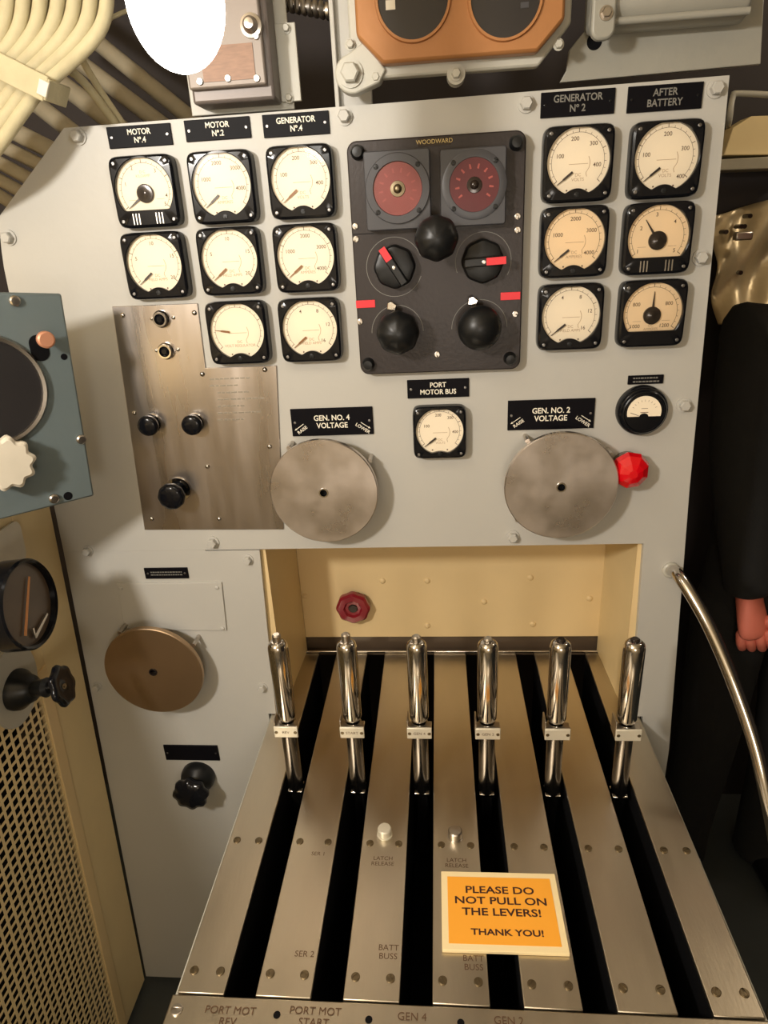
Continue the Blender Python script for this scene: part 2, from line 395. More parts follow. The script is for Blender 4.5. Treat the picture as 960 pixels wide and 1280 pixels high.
for px, py, m in ((481, 1043, LABELW), (569, 1046, SCREW)):
    p = atz(px, py, BZ)
    obj('release_button', lathe(nb(), Bn(p.x, p.y, BZ), (0, 0, 1), [(0, 0.0125), (0.002, 0.0125), (0.002, 0.0112), (0.0125, 0.0112), (0.0145, 0.0095), (0.0148, 0.0)], 28, cap=False), m, ben, True, angle=30)

# ------------------------------------------------------------------ levers
LY = -0.172
zc = [at(524, 917, LY - 0.0185).z]; zfoot = at(528, 998, LY - 0.012).z
names = ['REV', 'START', 'GEN 4', 'GEN 2', None, None]
heads = ['leftmost chrome hand lever, its plate reading REV', 'chrome hand lever in front of the red knob, its plate reading START',
         'chrome hand lever with plate reading GEN 4, third along the bench', 'chrome hand lever with plate reading GEN 2, fourth along the bench',
         'chrome hand lever fifth along the bench, its worn plate unreadable', 'chrome hand lever at the bench end nearest the curved grab rail']
for i in range(6):
    x = SX + SP * i
    top = at((347, 434, 519, 604, 698, 791)[i], 803, LY - 0.004).z
    L = thing('hand_lever', heads[i], 'lever', (x, LY, zfoot), 0, 'hand levers in the bench slots')
    zb = zfoot; zt = top - zb; zcol = zc[0] - zb
    obj('foot', merge(bx(-0.014, 0.014, -0.013, 0.013, 0.005, 0.012), lathe(nb(), (0, 0, 0.012), (0, 0, 1), [(0, 0.013), (0.008, 0.011)], 20)), CHROME, L, bevel=0.002)
    obj('quadrant_arm', bx(-0.010, 0.010, -0.008, 0.014, -0.150, 0.0055), RODM, L, bevel=0.003)
    obj('rod', cyl(nb(), (0, 0, 0.010), (0, 0, zcol), 0.0135, 24), RODM, L, True)
    obj('collar', merge(lathe(nb(), (0, 0, zcol - 0.009), (0, 0, 1), [(0, 0.012), (0.002, 0.0145), (0.017, 0.0145), (0.02, 0.013)], 24)), CHROME, L, True)
    lp = obj('label_plate', bx(-0.0205, 0.0205, -0.0190, -0.0150, zcol - 0.0110, zcol + 0.0110), LABELW, L, bevel=0.0012)
    obj('bracket', merge(bx(-0.0205, -0.0180, -0.0150, 0.012, zcol - 0.011, zcol + 0.022), bx(-0.0205, 0.0205, -0.0185, 0.0, zcol + 0.0085, zcol + 0.0105)), SCREW, L, bevel=0.001)
    for s in (-1, 1): obj('screw', screwhead(nb(), (s * 0.0162, -0.0190, zcol), N, 0.0028, 0.001), BRASS, lp, True)
    if names[i]: letters('engraving', names[i], 0.0072, INK, lp, lambda a, c: (a, -0.0193, c + zcol))
    hz = zcol + 0.014
    obj('handle', lathe(nb(), (0, 0, hz), (0, 0, 1), [(0, 0.0118), (0.004, 0.0145), (0.008, 0.0158), ((zt - hz) * 0.5, 0.0164), (zt - hz - 0.012, 0.0166), (zt - hz - 0.005, 0.0152), (zt - hz - 0.001, 0.0115), (zt - hz, 0.009)], 32), CHROME, L, True, angle=50)
    obj('thumb_button', lathe(nb(), (0, 0, zt - 0.001), (0, 0, 1), [(0, 0.0072), ((0.012, 0.013, 0.009, 0.005, 0.004, 0.004)[i], 0.0072), ((0.014, 0.015, 0.011, 0.007, 0.006, 0.006)[i], 0.005)], 20), (SCREW if i < 4 else HUB), L, True)

# ------------------------------------------------------------------ notice card
c = [atz(552, 1088, BZ + .006), atz(695, 1093, BZ + .006), atz(711, 1190, BZ + .008), atz(552, 1187, BZ + .008)]
cen = (c[0] + c[1] + c[2] + c[3]) / 4
ex = ((c[1] - c[0]) + (c[2] - c[3])).normalized(); ang = math.atan2(ex.y, ex.x)
sw = ((c[1] - c[0]).length + (c[2] - c[3]).length) / 2; sh = ((c[0] - c[3]).length + (c[1] - c[2]).length) / 2
sg = thing('notice_card', 'orange notice card with cream border asking visitors not to pull levers', 'sign', (cen.x, cen.y, BZ), ang)
b = bx(-sw / 2, sw / 2, -sh / 2, sh / 2, 0.0005, 0.006); obj('card', b, CARD, sg, bevel=0.0006)
obj('orange_field', bx(-sw / 2 + .009, sw / 2 - .009, -sh / 2 + .009, sh / 2 - .009, 0.0060, 0.0064), ORANGE, sg)
for s, fy, fx in (('PLEASE DO', 0.245, 0.0), ('NOT PULL ON', 0.105, 0.0), ('THE LEVERS!', -0.04, 0.0), ('THANK YOU!', -0.285, 0.005)):
    letters('lettering', s, 0.0155 if fy > -.2 else 0.0125, SIGNINK, sg, lambda a, d: (a + fx, d + fy * sh, 0.0067), xs=1.28, bold=0.0003)

# ------------------------------------------------------------------ meters
def window_a(a, R_):
    """round window with the bump at its foot"""
    dx, dz = math.cos(a), math.sin(a); r = R_
    bz, br_ = -0.055, 0.0215
    if dz < 0:
        bq = dz * bz; disc = bq * bq - (bz * bz - br_ * br_)
        if disc > 0:
            t = bq - math.sqrt(disc); k = 0.0045
            if t > 0:
                h = max(0.0, min(1.0, 0.5 + 0.5 * (r - t) / k)); r = r * (1 - h) + t * h - k * h * (1 - h)
    return r
def window_b(a, R_):
    dz = math.sin(a); r = R_
    if dz < 0: r = min(r, 0.62 * R_ / -dz)
    return r
def meter(label, px, py, kind, needle, ticks=(), texts=(), sc_=1.0, needle_mat=None, dial=None, vents=False, group='square meters on the switchboard', foot='DC\nVOLTS'):
    p = at(px, py, -0.012)
    g = thing('panel_meter', label, 'meter', (p.x, 0, p.z), 0, group)
    H = 0.0480 * sc_; R_ = 0.0425 * sc_; CZ = 0.0030 * sc_ if kind == 'a' else 0.0020 * sc_
    n = 96; win = window_a if kind == 'a' else window_b
    def ring(fn, y, dz=0): return [(*(lambda q: (q[0], y, q[1] + dz))(fn(2 * PI * i / n)),) for i in range(n)]
    def outer(ins):
        h = H - ins; rr = 0.010 * sc_
        def f(a):
            dx, dz = math.cos(a), math.sin(a)
            # superellipse-like rounded square
            e = 9.0; r = h / ((abs(dx) ** e + abs(dz) ** e) ** (1 / e)); return (dx * r, dz * r)
        return f
    def inner(k, grow=0.0):
        def f(a):
            r = win(a, R_ if kind == 'a' else R_) + grow; return (math.cos(a) * r, math.sin(a) * r)
        return f
    b = loops(nb(), [ring(outer(0), 0.0), ring(outer(0), -0.016), ring(outer(0.0012), -0.0195), ring(outer(0.0040), -0.0215),
                     ring(inner(0, 0.0012), -0.0215, CZ), ring(inner(0), -0.0205, CZ), ring(inner(0), -0.0145, CZ)])
    case = obj('case', b, BLACK, g, True, angle=30)
    for sx in (-1, 1):
        for sz in (-1, 1):
            obj('screw', screwhead(nb(), (sx * H * 0.80, -0.0213, sz * H * 0.80), N, 0.0024 * sc_, 0.0012), SCREWD, case, True)
    if kind == 'a':
        obj('zero_screw', screwhead(nb(), (0, -0.0213, -H * 0.80), N, 0.0036 * sc_, 0.0012), BLACKMATT, case, True)
    if vents:
        for s in (-1, 1):
            b = nb()
            for k in range(3): box(b, s * 0.0175 + (k - 1) * 0.0046 - 0.0008, s * 0.0175 + (k - 1) * 0.0046 + 0.0008, -0.0221, -0.0213, -0.0435 * sc_, -0.0285 * sc_)
            obj('vent_ribs', b, SCREW, case)
    b = nb(); vs = [b.verts.new((math.cos(2 * PI * i / n) * (win(2 * PI * i / n, R_) + 0.0003), -0.0152, CZ + math.sin(2 * PI * i / n) * (win(2 * PI * i / n, R_) + 0.0003))) for i in range(n)]
    vs2 = [b.verts.new((v.co.x, -0.0140, v.co.z)) for v in vs]
    b.faces.new(vs); b.faces.new(vs2)
    for i in range(n): b.faces.new((vs[i], vs[(i + 1) % n], vs2[(i + 1) % n], vs2[i]))
    d = obj('dial', b, dial or DIAL, g)
    # scale arc and ticks
    b = nb(); yv = -0.0154
    a0, a1 = (220, -40) if kind == 'a' else (215, -35)
    rs = R_ * 0.84; K = 56
    for i in range(K):
        q = []
        for t, r in ((i, rs), (i + 1, rs), (i + 1, rs + 0.0005), (i, rs + 0.0005)):
            a = math.radians(a0 + (a1 - a0) * t / K); q.append(b.verts.new((math.cos(a) * r, yv, CZ + math.sin(a) * r)))
        b.faces.new(q)
    nt_ = 20
    for i in range(nt_ + 1):
        a = math.radians(a0 + (a1 - a0) * i / nt_); ln = 0.0050 if i % 5 == 0 else 0.0030; hw = 0.00042 if i % 5 == 0 else 0.00025
        u = Vector((math.cos(a), 0, math.sin(a))); v = Vector((-math.sin(a), 0, math.cos(a)))
        b.faces.new([b.verts.new(Vector((0, yv, CZ)) + u * r + v * s * hw) for r, s in ((rs, -1), (rs, 1), (rs + ln, 1), (rs + ln, -1))])
    obj('scale_marks', b, INK, d)
    b = nb()
    if kind == 'a':
        box(b, -0.012 * sc_, 0.014 * sc_, yv - .0001, yv, CZ - 0.0032, CZ - 0.0026)
        cv = bez([(0.0140, yv, CZ + 0.006), (0.0160, yv, CZ - 0.001), (0.0150, yv, CZ - 0.008), (0.0115, yv, CZ - 0.014), (0.0125, yv, CZ - 0.019)], 5)
        for q, r in zip(cv, cv[1:]): b.faces.new([b.verts.new(z) for z in (q, r, r + Vector((0.0008, 0, 0)), q + Vector((0.0008, 0, 0)))])
        obj('dial_lines', b, INKF, d)
        letters('caption', foot, 0.0058 * sc_, INKF, d, lambda a, c: (a + 0.001, yv, c + CZ - 0.0195 * sc_))
        for s in (-1, 1): obj('rivet', lathe(nb(), (s * 0.0135 * sc_, -0.0150, CZ - 0.0355 * sc_), N, [(0, 0.0013), (0.0006, 0.0011)], 10), INK, d)
    else:
        for s in (-1, 1): box(b, s * 0.021 - 0.006, s * 0.021 + 0.006, yv - .0001, yv, CZ - 0.0125, CZ - 0.0120)
        obj('dial_lines', b, INKF, d)
        if foot: letters('caption', foot, 0.0052, INKF, d, lambda a, c: (a, yv, c + CZ + (-0.0215 if needle[0] == 'up' else 0.0215)))
    if texts:
        b = None
        for s, tx, tz in texts:
            t = text_bm(s, 0.0074 * sc_, lambda a, c: (a + tx * R_, yv, c + CZ + tz * R_), bold=0.00005)
            b = t if b is None else merge(b, t)
        obj('numerals', b, INK, d)
    nm = needle_mat or NEEDLE
    ang = needle[1]; u = Vector((math.cos(math.radians(ang)), 0, math.sin(math.radians(ang)))); v = Vector((-u.z, 0, u.x))
    b = nb(); yn = -0.0170
    if kind == 'a':
        o0 = Vector((needle[2] * R_, yn, CZ + needle[3] * R_)); ln = needle[4] * R_
        prof = ((0, 0.0016), (ln * 0.55, 0.0014), (ln * 0.62, 0.0007), (ln, 0.0003))
    else:
        o0 = Vector((0, yn, CZ - 0.10 * R_)); ln = 0.80 * R_
        prof = ((0, 0.0022), (ln * 0.5, 0.0013), (ln, 0.0003))
    L_ = [b.verts.new(o0 + u * t + v * h + Vector((0, dy, 0))) for dy in (0, -0.0008) for s in (1, -1) for t, h in [(t, s * h) for t, h in (prof if s > 0 else prof[::-1])]]
    m = len(prof) * 2; A, B_ = L_[:m], L_[m:]
    b.faces.new(A); b.faces.new(B_)
    for i in range(m): b.faces.new((A[i], A[(i + 1) % m], B_[(i + 1) % m], B_[i]))
    obj('needle', b, nm, g)
    if kind == 'b':
        obj('hub', lathe(nb(), (0, -0.0150, CZ - 0.10 * R_), N, [(0, 0.0128), (0.0032, 0.0126), (0.0042, 0.0115), (0.0044, 0.004), (0.0049, 0.003)], 32), HUB, g, True)
    b = nb(); vs = [b.verts.new((math.cos(2 * PI * i / n) * win(2 * PI * i / n, R_), -0.0204, CZ + math.sin(2 * PI * i / n) * win(2 * PI * i / n, R_))) for i in range(n)]
    b.faces.new(vs)
    obj('glass', b, GLASS, g)
    return g
zero = ('z', 217, -0.16, -0.30, 0.62)
V4 = (('100', -0.58, 0.18), ('200', -0.12, 0.66), ('300', 0.47, 0.50), ('400', 0.62, -0.12))
V4b = (('100', -0.62, 0.10), ('200', 0.0, 0.66), ('300', 0.58, 0.22), ('400', 0.52, -0.58))
K4 = (('1000', -0.55, 0.20), ('2000', -0.12, 0.68), ('3000', 0.50, 0.50), ('4000', 0.62, -0.12))
K4b = (('1000', -0.55, 0.18), ('2000', 0.02, 0.66), ('3000', 0.56, 0.28), ('4000', 0.52, -0.42))
F20 = (('5', -0.66, 0.20), ('10', -0.02, 0.68), ('15', 0.66, 0.24), ('20', 0.58, -0.48))
F16 = (('4', -0.30, 0.60), ('8', 0.32, 0.60), ('12', 0.66, 0.12), ('16', 0.45, -0.45))
meter('black square meter with flat-bottomed dial and round hub under the MOTOR No.4 plate', 183, 240, 'b', ('lo', 214), foot='D C\nKILOAMP', texts=(('2', -0.35, 0.70), ('3', 0.45, 0.58), ('1', -0.66, 0.22), ('4', 0.72, -0.2), ('5', 0.64, -0.46)), vents=True, sc_=1.0)
meter('square field amps meter reading zero, directly above the steel plate', 195.3, 332.5, 'a', zero, texts=F20, foot='DC\nFIELD AMPS')
meter('square thousands-of-amps meter under the MOTOR No.2 plate', 279.3, 234.7, 'a', zero, texts=K4, foot='DC\nAMPERES', needle_mat=NEEDLE)
meter('square field amps meter second down under the MOTOR No.2 plate', 288.7, 327, 'a', zero, texts=F20, foot='DC\nFIELD AMPS', needle_mat=NEEDLEB)
meter('square meter with brown needle pointing left, third down below MOTOR No.2', 298.3, 416, 'a', ('l', 171, -0.30, -0.02, 0.55), foot='DC\nVOLT REGULATOR', needle_mat=NEEDLEB)
meter('square meter glaring with lamp reflection under the GENERATOR No.4 plate', 377, 228, 'a', zero, texts=V4, needle_mat=NEEDLEB)
meter('square thousands-of-amps meter second down under the GENERATOR No.4 plate', 383.3, 323, 'a', zero, texts=K4b, foot='DC\nAMPERES', needle_mat=NEEDLEB)
meter('square field amps meter third down below GENERATOR No.4, above its voltage plate', 388.3, 412.7, 'a', zero, texts=F16, foot='DC\nFIELD AMPS', needle_mat=NEEDLEB)
meter('square volts meter with black needle at zero under the GENERATOR No.2 plate', 721.6, 205.4, 'a', zero, texts=V4)
meter('square thousands-of-amps meter second down under the GENERATOR No.2 plate', 716.8, 303, 'a', zero, texts=K4b, dial=DIALW, foot='DC\nAMPERES')
meter('square field amps meter third down below GENERATOR No.2', 712.3, 396.4, 'a', zero, texts=F16, foot='DC\nFIELD AMPS')
meter('square volts meter with black needle at zero under the AFTER BATTERY plate', 831, 200, 'a', zero, texts=V4b)
meter('meter with flat-bottomed orange-tinted dial, needle pointing up and left, below AFTER BATTERY', 821, 298.5, 'b', ('lo', 124), foot='', texts=(('3', -0.08, 0.70), ('4', 0.52, 0.46), ('2', -0.56, 0.30), ('5', 0.58, -0.44), ('1', -0.62, -0.42)), vents=True, dial=DIALW, sc_=1.0)
meter('centre-zero meter with needle straight up, dial marked 800 and 1000', 814, 392, 'b', ('up', 89), foot='DC\nAMPERES', texts=(('800', -0.55, 0.28), ('800', 0.55, 0.28), ('1000', -0.55, -0.46), ('1200', 0.45, -0.46)), dial=DIALW)
meter('square volts meter under the PORT MOTOR BUS plate between the two discs', 549.5, 540, 'a', zero, texts=(('100', -0.55, 0.22), ('200', -0.05, 0.68), ('300', 0.46, 0.56), ('400', 0.66, -0.06)), sc_=0.90)
# small round meter
p = at(803.5, 514, -0.012); rm = thing('round_meter', 'small round black meter with half-moon dial beside the red lamp', 'meter', (p.x, 0, p.z))
obj('case', lathe(nb(), (0, 0, 0), N, [(0, 0.0395), (0.010, 0.0395), (0.016, 0.037), (0.0185, 0.033), (0.019, 0.030)], 48), BLACK, rm, True)
pts = [(0.026 * math.cos(PI * i / 28 * 1.16 - 0.08 * PI), 0.026 * math.sin(PI * i / 28 * 1.16 - 0.08 * PI)) for i in range(29)]
pts += [(-0.007 * math.cos(PI * i / 8), -0.0064 + 0.005 * math.sin(PI * i / 8)) for i in range(9)]
d = obj('dial', prism(nb(), pts, -0.0200, -0.0188), DIAL, rm)
b = nb()
for i in range(9):
    a = math.radians(155 - 130 * i / 8); u = Vector((math.cos(a), 0, math.sin(a))); v = Vector((-u.z, 0, u.x))
    b.faces.new([b.verts.new(Vector((0, -0.0202, 0)) + u * r + v * s) for r, s in ((.0175, -.0003), (.0175, .0003), (.0205, .0002), (.0205, -.0002))])
box(b, -0.005, 0.005, -0.0203, -0.0201, 0.006, 0.0066); box(b, -0.006, 0.006, -0.0203, -0.0201, -0.0005, 0.0005)
obj('scale_marks', b, INK, d)
b = nb(); q = Vector((-0.02, -0.0206, -0.0035)); cyl(b, (-0.021, -0.0206, 0.000), (-0.008, -0.0206, -0.005), 0.0004, 6); obj('needle', b, NEEDLE, rm)
obj('bezel', lathe(nb(), (0, -0.0178, 0), N, [(0, 0.0350), (0.0028, 0.0330), (0.0032, 0.0310), (0.001, 0.0295)], 48, cap=False), BLACK, rm, True)

# ------------------------------------------------------------------ nameplates
def nameplate(label, px, py, wp, hp, text, size=0.0104, mt=None, extra=None, xs=0.92, group='black engraved nameplates'):
    p = at(px, py, -0.002); W, H = wid(px, py, wp), hei(px, py, hp)
    g = thing('nameplate', label, 'nameplate', (p.x, 0, p.z), 0, group)
    obj('plate', bx(-W / 2, W / 2, -0.0030, 0.0, -H / 2, H / 2), PLATEBLK, g, bevel=0.0006)
    if text: letters('lettering', text, size, mt or WHITE, g, lambda a, c: (a, -0.0033, c), bold=0.00022, xs=xs)
    for s in (-1, 1):
        if W > 0.07: obj('screw', screwhead(nb(), (s * (W / 2 - 0.006), -0.003, 0.0), N, 0.0020, 0.0008), SCREWD if mt is None else BLACK, g, True)
    if extra:
        for s, txt in ((-1, 'RAISE'), (1, 'LOWER')):
            ca, sa = math.cos(-s * 0.60), math.sin(-s * 0.60)
            f = lambda a, c: (s * (W / 2 - 0.016) + a * ca - c * sa, -0.0033, -H * 0.22 + a * sa + c * ca)
            t = text_bm(txt, 0.0078, lambda a, c: f(a, c - 0.003), bold=0.0001)
            def quad(x0, x1, c0, c1): t.faces.new([t.verts.new(f(*q)) for q in ((x0, c0), (x1, c0), (x1, c1), (x0, c1))])
            quad(-0.008, 0.008, 0.0035, 0.0045)
            t.faces.new([t.verts.new(f(*q)) for q in ((s * 0.011, 0.004), (s * 0.007, 0.0058), (s * 0.007, 0.0022))])
            obj('direction_arrow', t, WHITE, g)
    return g
nameplate('black nameplate reading MOTOR No.4', 174.5, 170, 80, 27, 'MOTOR\nNº.4')
nameplate('black nameplate reading MOTOR No.2', 272, 161.5, 82, 27, 'MOTOR\nNº.2')
nameplate('black nameplate reading GENERATOR No.4', 370, 155.5, 83, 29, 'GENERATOR\nNº.4')
nameplate('worn black nameplate reading GENERATOR No.2', 722, 129, 92, 32, 'GENERATOR\nNº 2', 0.0122, FAINT)
nameplate('worn black nameplate reading AFTER BATTERY', 831, 122, 93, 33, 'AFTER\nBATTERY', 0.0122, FAINT)
nameplate('black nameplate reading PORT MOTOR BUS', 547.5, 485.5, 77, 23, 'PORT\nMOTOR BUS', 0.0112)
nameplate('black nameplate reading GEN. NO. 4 VOLTAGE', 415, 527, 102, 34, 'GEN. NO. 4\nVOLTAGE', 0.0128, extra=True)
nameplate('black nameplate reading GEN. NO. 2 VOLTAGE', 688.5, 518, 108, 37, 'GEN. NO. 2\nVOLTAGE', 0.0128, extra=True)
def blankplate(label, px, py, wp, hp, rows):
    g = nameplate(label, px, py, wp, hp, None); W, H = wid(px, py, wp), hei(px, py, hp); b = nb(); random.seed(int(px))
    for r in range(rows):
        x = -W * 0.36
        while x < W * 0.34:
            l = random.uniform(0.002, 0.005); z = (rows / 2 - 0.5 - r) * 0.0055
            box(b, x, min(x + l, W * 0.38), -0.0033, -0.0030, z - 0.0011, z + 0.0011); x += l + 0.0012
    if rows: obj('worn_lettering', b, FAINT, g)
blankplate('tiny black plate with worn lettering above the round meter', 807, 474.5, 44, 11, 2)
blankplate('small black plate with worn lettering above the blank painted plate', 208, 716.5, 54, 13, 2)
blankplate('blank black plate above the lobed black knob', 239.5, 941, 67, 18, 0)

# blank painted plate
b = nb(); pl = thing('blank_plate', 'thin grey painted plate with four screws above the bronze disc', 'plate', (at(215, 757).x, 0, at(215, 757).z))
q = [xz(147, 728), xz(277.5, 727), xz(284, 787), xz(157, 786)]
obj('sheet', prism(nb(), [(x - pl.location.x, z - pl.location.z) for x, z in q], -0.004, 0.001), PAINT, pl, bevel=0.0008)
for px, py in ((152, 734), (272, 733), (279, 784), (161, 783)):
    x, z = xz(px, py); obj('screw', lathe(nb(), (x - pl.location.x, -0.004, z - pl.location.z), N, [(0, 0.004), (0.002, 0.0038), (0.0032, 0.002)], 14), PAINT, pl, True)

# ------------------------------------------------------------------ governor control
p0 = at(549, 318, -0.02); CX, CZ0 = p0.x, p0.z
gov = thing('governor_control', 'black control plate with two red dials and five black knobs', 'control unit', (CX, 0, CZ0))
GY = -0.020
def G(px, py, y=GY): p = at(px, py, y); return Vector((p.x - CX, y, p.z - CZ0))
GW = (G(654, 316) - G(441.5, 316)).length; GH = (G(549, 169) - G(549, 465)).length
gz = (G(549, 169).z + G(549, 465).z) / 2; gx = (G(654, 316).x + G(441.5, 316).x) / 2
b = prism(nb(), [(x + gx, z + gz) for x, z in rrect(GW, GH, 0.014)], GY, 0.0)
base = obj('base_plate', b, CTRL, gov, bevel=0.002)
for px, py in ((446.5, 190), (646, 178), (460, 456), (638, 449)):
    q = G(px, py, GY - 0.008); q.y = GY
    obj('rubber_foot', lathe(nb(), q, N, [(0, 0.010), (0.008, 0.0095), (0.012, 0.0065), (0.0125, 0.002)], 20), BLACKMATT, gov, True)
for px, py in ((444, 283), (445, 299), (647, 270.5), (647, 287.5), (450, 402), (644, 392.5), (546.5, 443)):
    obj('screw', screwhead(nb(), G(px, py), N, 0.0044, 0.0022), SCREW, base, True)
# two indicators
for (cx, cy, wpx, hpx, m, ringed) in ((497, 238, 82, 100, REDD, True), (591.5, 234, 82, 98, REDD2, False)):
    c0 = G(cx, cy, GY - 0.022); c0.y = GY; W, H = wid(cx, cy, wpx, -0.04), hei(cx, cy, hpx, -0.04)
    ind = obj('indicator', prism(nb(), [(x + c0.x, z + c0.z) for x, z in rrect(W, H, 0.004)], GY - 0.022, GY), SLATE, gov, bevel=0.0015)
    cc = G(497 if ringed else 593, 236 if ringed else 231, GY - 0.024); cc.y = GY - 0.022
    rr = W * 0.49
    obj('bezel', lathe(nb(), cc, N, [(0, rr), (0.003 if ringed else 0.001, rr), (0.0038 if ringed else 0.0014, rr - 0.001), (0.0038 if ringed else 0.0014, 0.0345), (0.0, 0.0335)], 56, cap=False), SLATE, ind, True, angle=30)
    for k in range(4):
        a = PI / 4 + PI / 2 * k; r = 0.0405
        obj('screw', screwhead(nb(), cc + Vector((r * math.cos(a), -0.0036 if ringed else -0.0014, r * math.sin(a))), N, 0.0034, 0.0016), BLACKMATT, ind, True)
    dl = obj('red_dial', lathe(nb(), cc, N, [(0, 0.0342), (0.0006, 0.0342)], 48), m, ind)
    b = nb()
    for k in range(10):
        a = math.radians(215 - 250 * k / 9) ; u = Vector((math.cos(a), 0, math.sin(a))); v = Vector((-u.z, 0, u.x))
        b.faces.new([b.verts.new(cc + Vector((0, -0.0008, 0)) + u * r + v * s) for r, s in ((.0205, -.0014), (.0205, .0014), (.0265, .0010), (.0265, -.0010))])
    obj('dial_marks', b, PINK, dl)
    obj('pointer_hub', lathe(nb(), cc + Vector((0, -0.0006, 0)), N, [(0, 0.0105), (0.002, 0.010), (0.0024, 0.006), (0.005, 0.0042), (0.006, 0.002)], 24), HUB if not ringed else BRASS, dl, True)
    vs = nb(); vs.faces.new([vs.verts.new(cc + Vector((0.0340 * math.cos(2 * PI * i / 48), -0.0034 if ringed else -0.0012, 0.0340 * math.sin(2 * PI * i / 48)))) for i in range(48)])
    if ringed: obj('glass', vs, GLASS, ind)
    else: vs.free()
# knobs: two pointer knobs, three ball knobs
lob = lambda a: 1.0 - 0.045 * (1 - math.cos(8 * a)) / 2
def knob_pointer(px, py, ang, r=0.0305):
    q = G(px, py, GY - 0.02); q.y = GY
    kn = obj('knob', lathe(nb(), q, N, [(0, r), (0.014, r), (0.020, r * 0.9), (0.0215, r * 0.72), (0.0215, 0.002)], 64, lob), BLACKMATT, gov, True)
    u = Vector((math.cos(ang), 0, math.sin(ang))); v = Vector((-u.z, 0, u.x)); y0 = Vector((0, GY - 0.0215, 0)) + Vector((q.x, 0, q.z))
    def bar(u0, u1, hw, h, y1=0.0):
        b = nb(); A = [b.verts.new(y0 + u * s + v * t + Vector((0, -y1, 0))) for s, t in ((u0, -hw), (u1, -hw), (u1, hw), (u0, hw))]
        B = [b.verts.new(x.co + Vector((0, -h, 0))) for x in A]; b.faces.new(A); b.faces.new(B)
        for i in range(4): b.faces.new((A[i], A[(i + 1) % 4], B[(i + 1) % 4], B[i]))
        return b
    obj('grip_bar', bar(-r * 0.92, r * 0.92, 0.0062, 0.013), BLACKMATT, kn, bevel=0.002)
    obj('red_tape', bar(r * 0.12 if px > 550 else r * 0.38, r * 1.02, 0.0050, 0.0008, 0.0130), RED, kn)
    obj('set_screw', screwhead(nb(), y0 + Vector((0, -0.013, 0)), N, 0.0026, 0.0012), SCREW, kn, True)
knob_pointer(493, 334, math.radians(122)); knob_pointer(604, 327, math.radians(2))
def ballknob(px, py, stand, r, tip, lobes):
    q = G(px, py, GY - stand); q.y = GY
    kn = obj('ball_knob', lathe(nb(), q, N, [(0, r * 0.62), (0.006, r * 0.62), (0.008, r * 0.42), (stand - r, r * 0.5)] + [(t, rr) for t, rr in ball_prof(r, stand - r * 1.0 - 0.004 + r * 0.0, 16, 0.86)][2:], 64, lobes), BLACKMATT, gov, True, angle=60)
    if tip:
        obj('pointer_tip', prism(nb(), [(q.x - 0.006 + s * 1.35, q.z + r * 0.12 + t) for s, t in ((-0.0075, r * 0.86), (0.0015, r * 0.78), (0.0035, r * 1.04), (-0.002, r * 1.22), (-0.0065, r * 1.16))], GY - 0.016, GY - 0.008), CHROME, kn, bevel=0.001)
ballknob(545.5, 298, 0.075, 0.0300, False, lob)
ballknob(497, 417, 0.046, 0.0320, True, lob)
ballknob(600, 411, 0.046, 0.0320, True, None)
# scribed arcs and tape
def arc(px, py, r, a0, a1, w_=0.0008):
    c0 = G(px, py); b = nb(); K = 40
    for i in range(K):
        q = []
        for t, rr in ((i, r), (i + 1, r), (i + 1, r + w_), (i, r + w_)):
            a = math.radians(a0 + (a1 - a0) * t / K); q.append(b.verts.new((c0.x + rr * math.cos(a), GY - 0.0004, c0.z + rr * math.sin(a))))
        b.faces.new(q)
    obj('scribed_arc', b, FAINT, base)
arc(497, 415, 0.039, 0, 180); arc(599, 410, 0.041, 0, 180); arc(493, 334, 0.041, 20, 340); arc(604, 327, 0.040, -30, 200)
for px, py in ((457, 380), (638, 370)):
    c0 = G(px, py); obj('red_tape', bx(c0.x - 0.0145, c0.x + 0.0145, GY - 0.0010, GY, c0.z - 0.0055, c0.z + 0.0055), RED, base, bevel=0.0004)
c0 = G(543, 177); tpl = obj('maker_plate', bx(c0.x - 0.0225, c0.x + 0.0225, GY - 0.0012, GY, c0.z - 0.0050, c0.z + 0.0050), HUB, gov)
letters('lettering', 'WOODWARD', 0.0078, mat('gilt', rgb(190, 168, 110), 0.4, 0.4, 0), tpl, lambda a, c: (a + c0.x, GY - 0.0016, c + c0.z))
c0 = G(445, 293); obj('seam', bx(c0.x - 0.004, c0.x + 0.026, GY - 0.0006, GY, c0.z - 0.0004, c0.z + 0.0004), SLOTD, base)

# ------------------------------------------------------------------ steel instrument plate with black knobs
p0 = at(250, 530); PX, PZ = p0.x, p0.z
ip = thing('steel_plate', 'stepped bare steel plate with three black knobs and two sockets', 'plate', (PX, 0, PZ))
def I(px, py, y=0.0): p = at(px, py, y); return Vector((p.x - PX, y, p.z - PZ))
q = [I(141, 383), I(247.5, 379), I(257.5, 459.5), I(346, 456.5), I(355, 661), I(181.5, 661.5)]
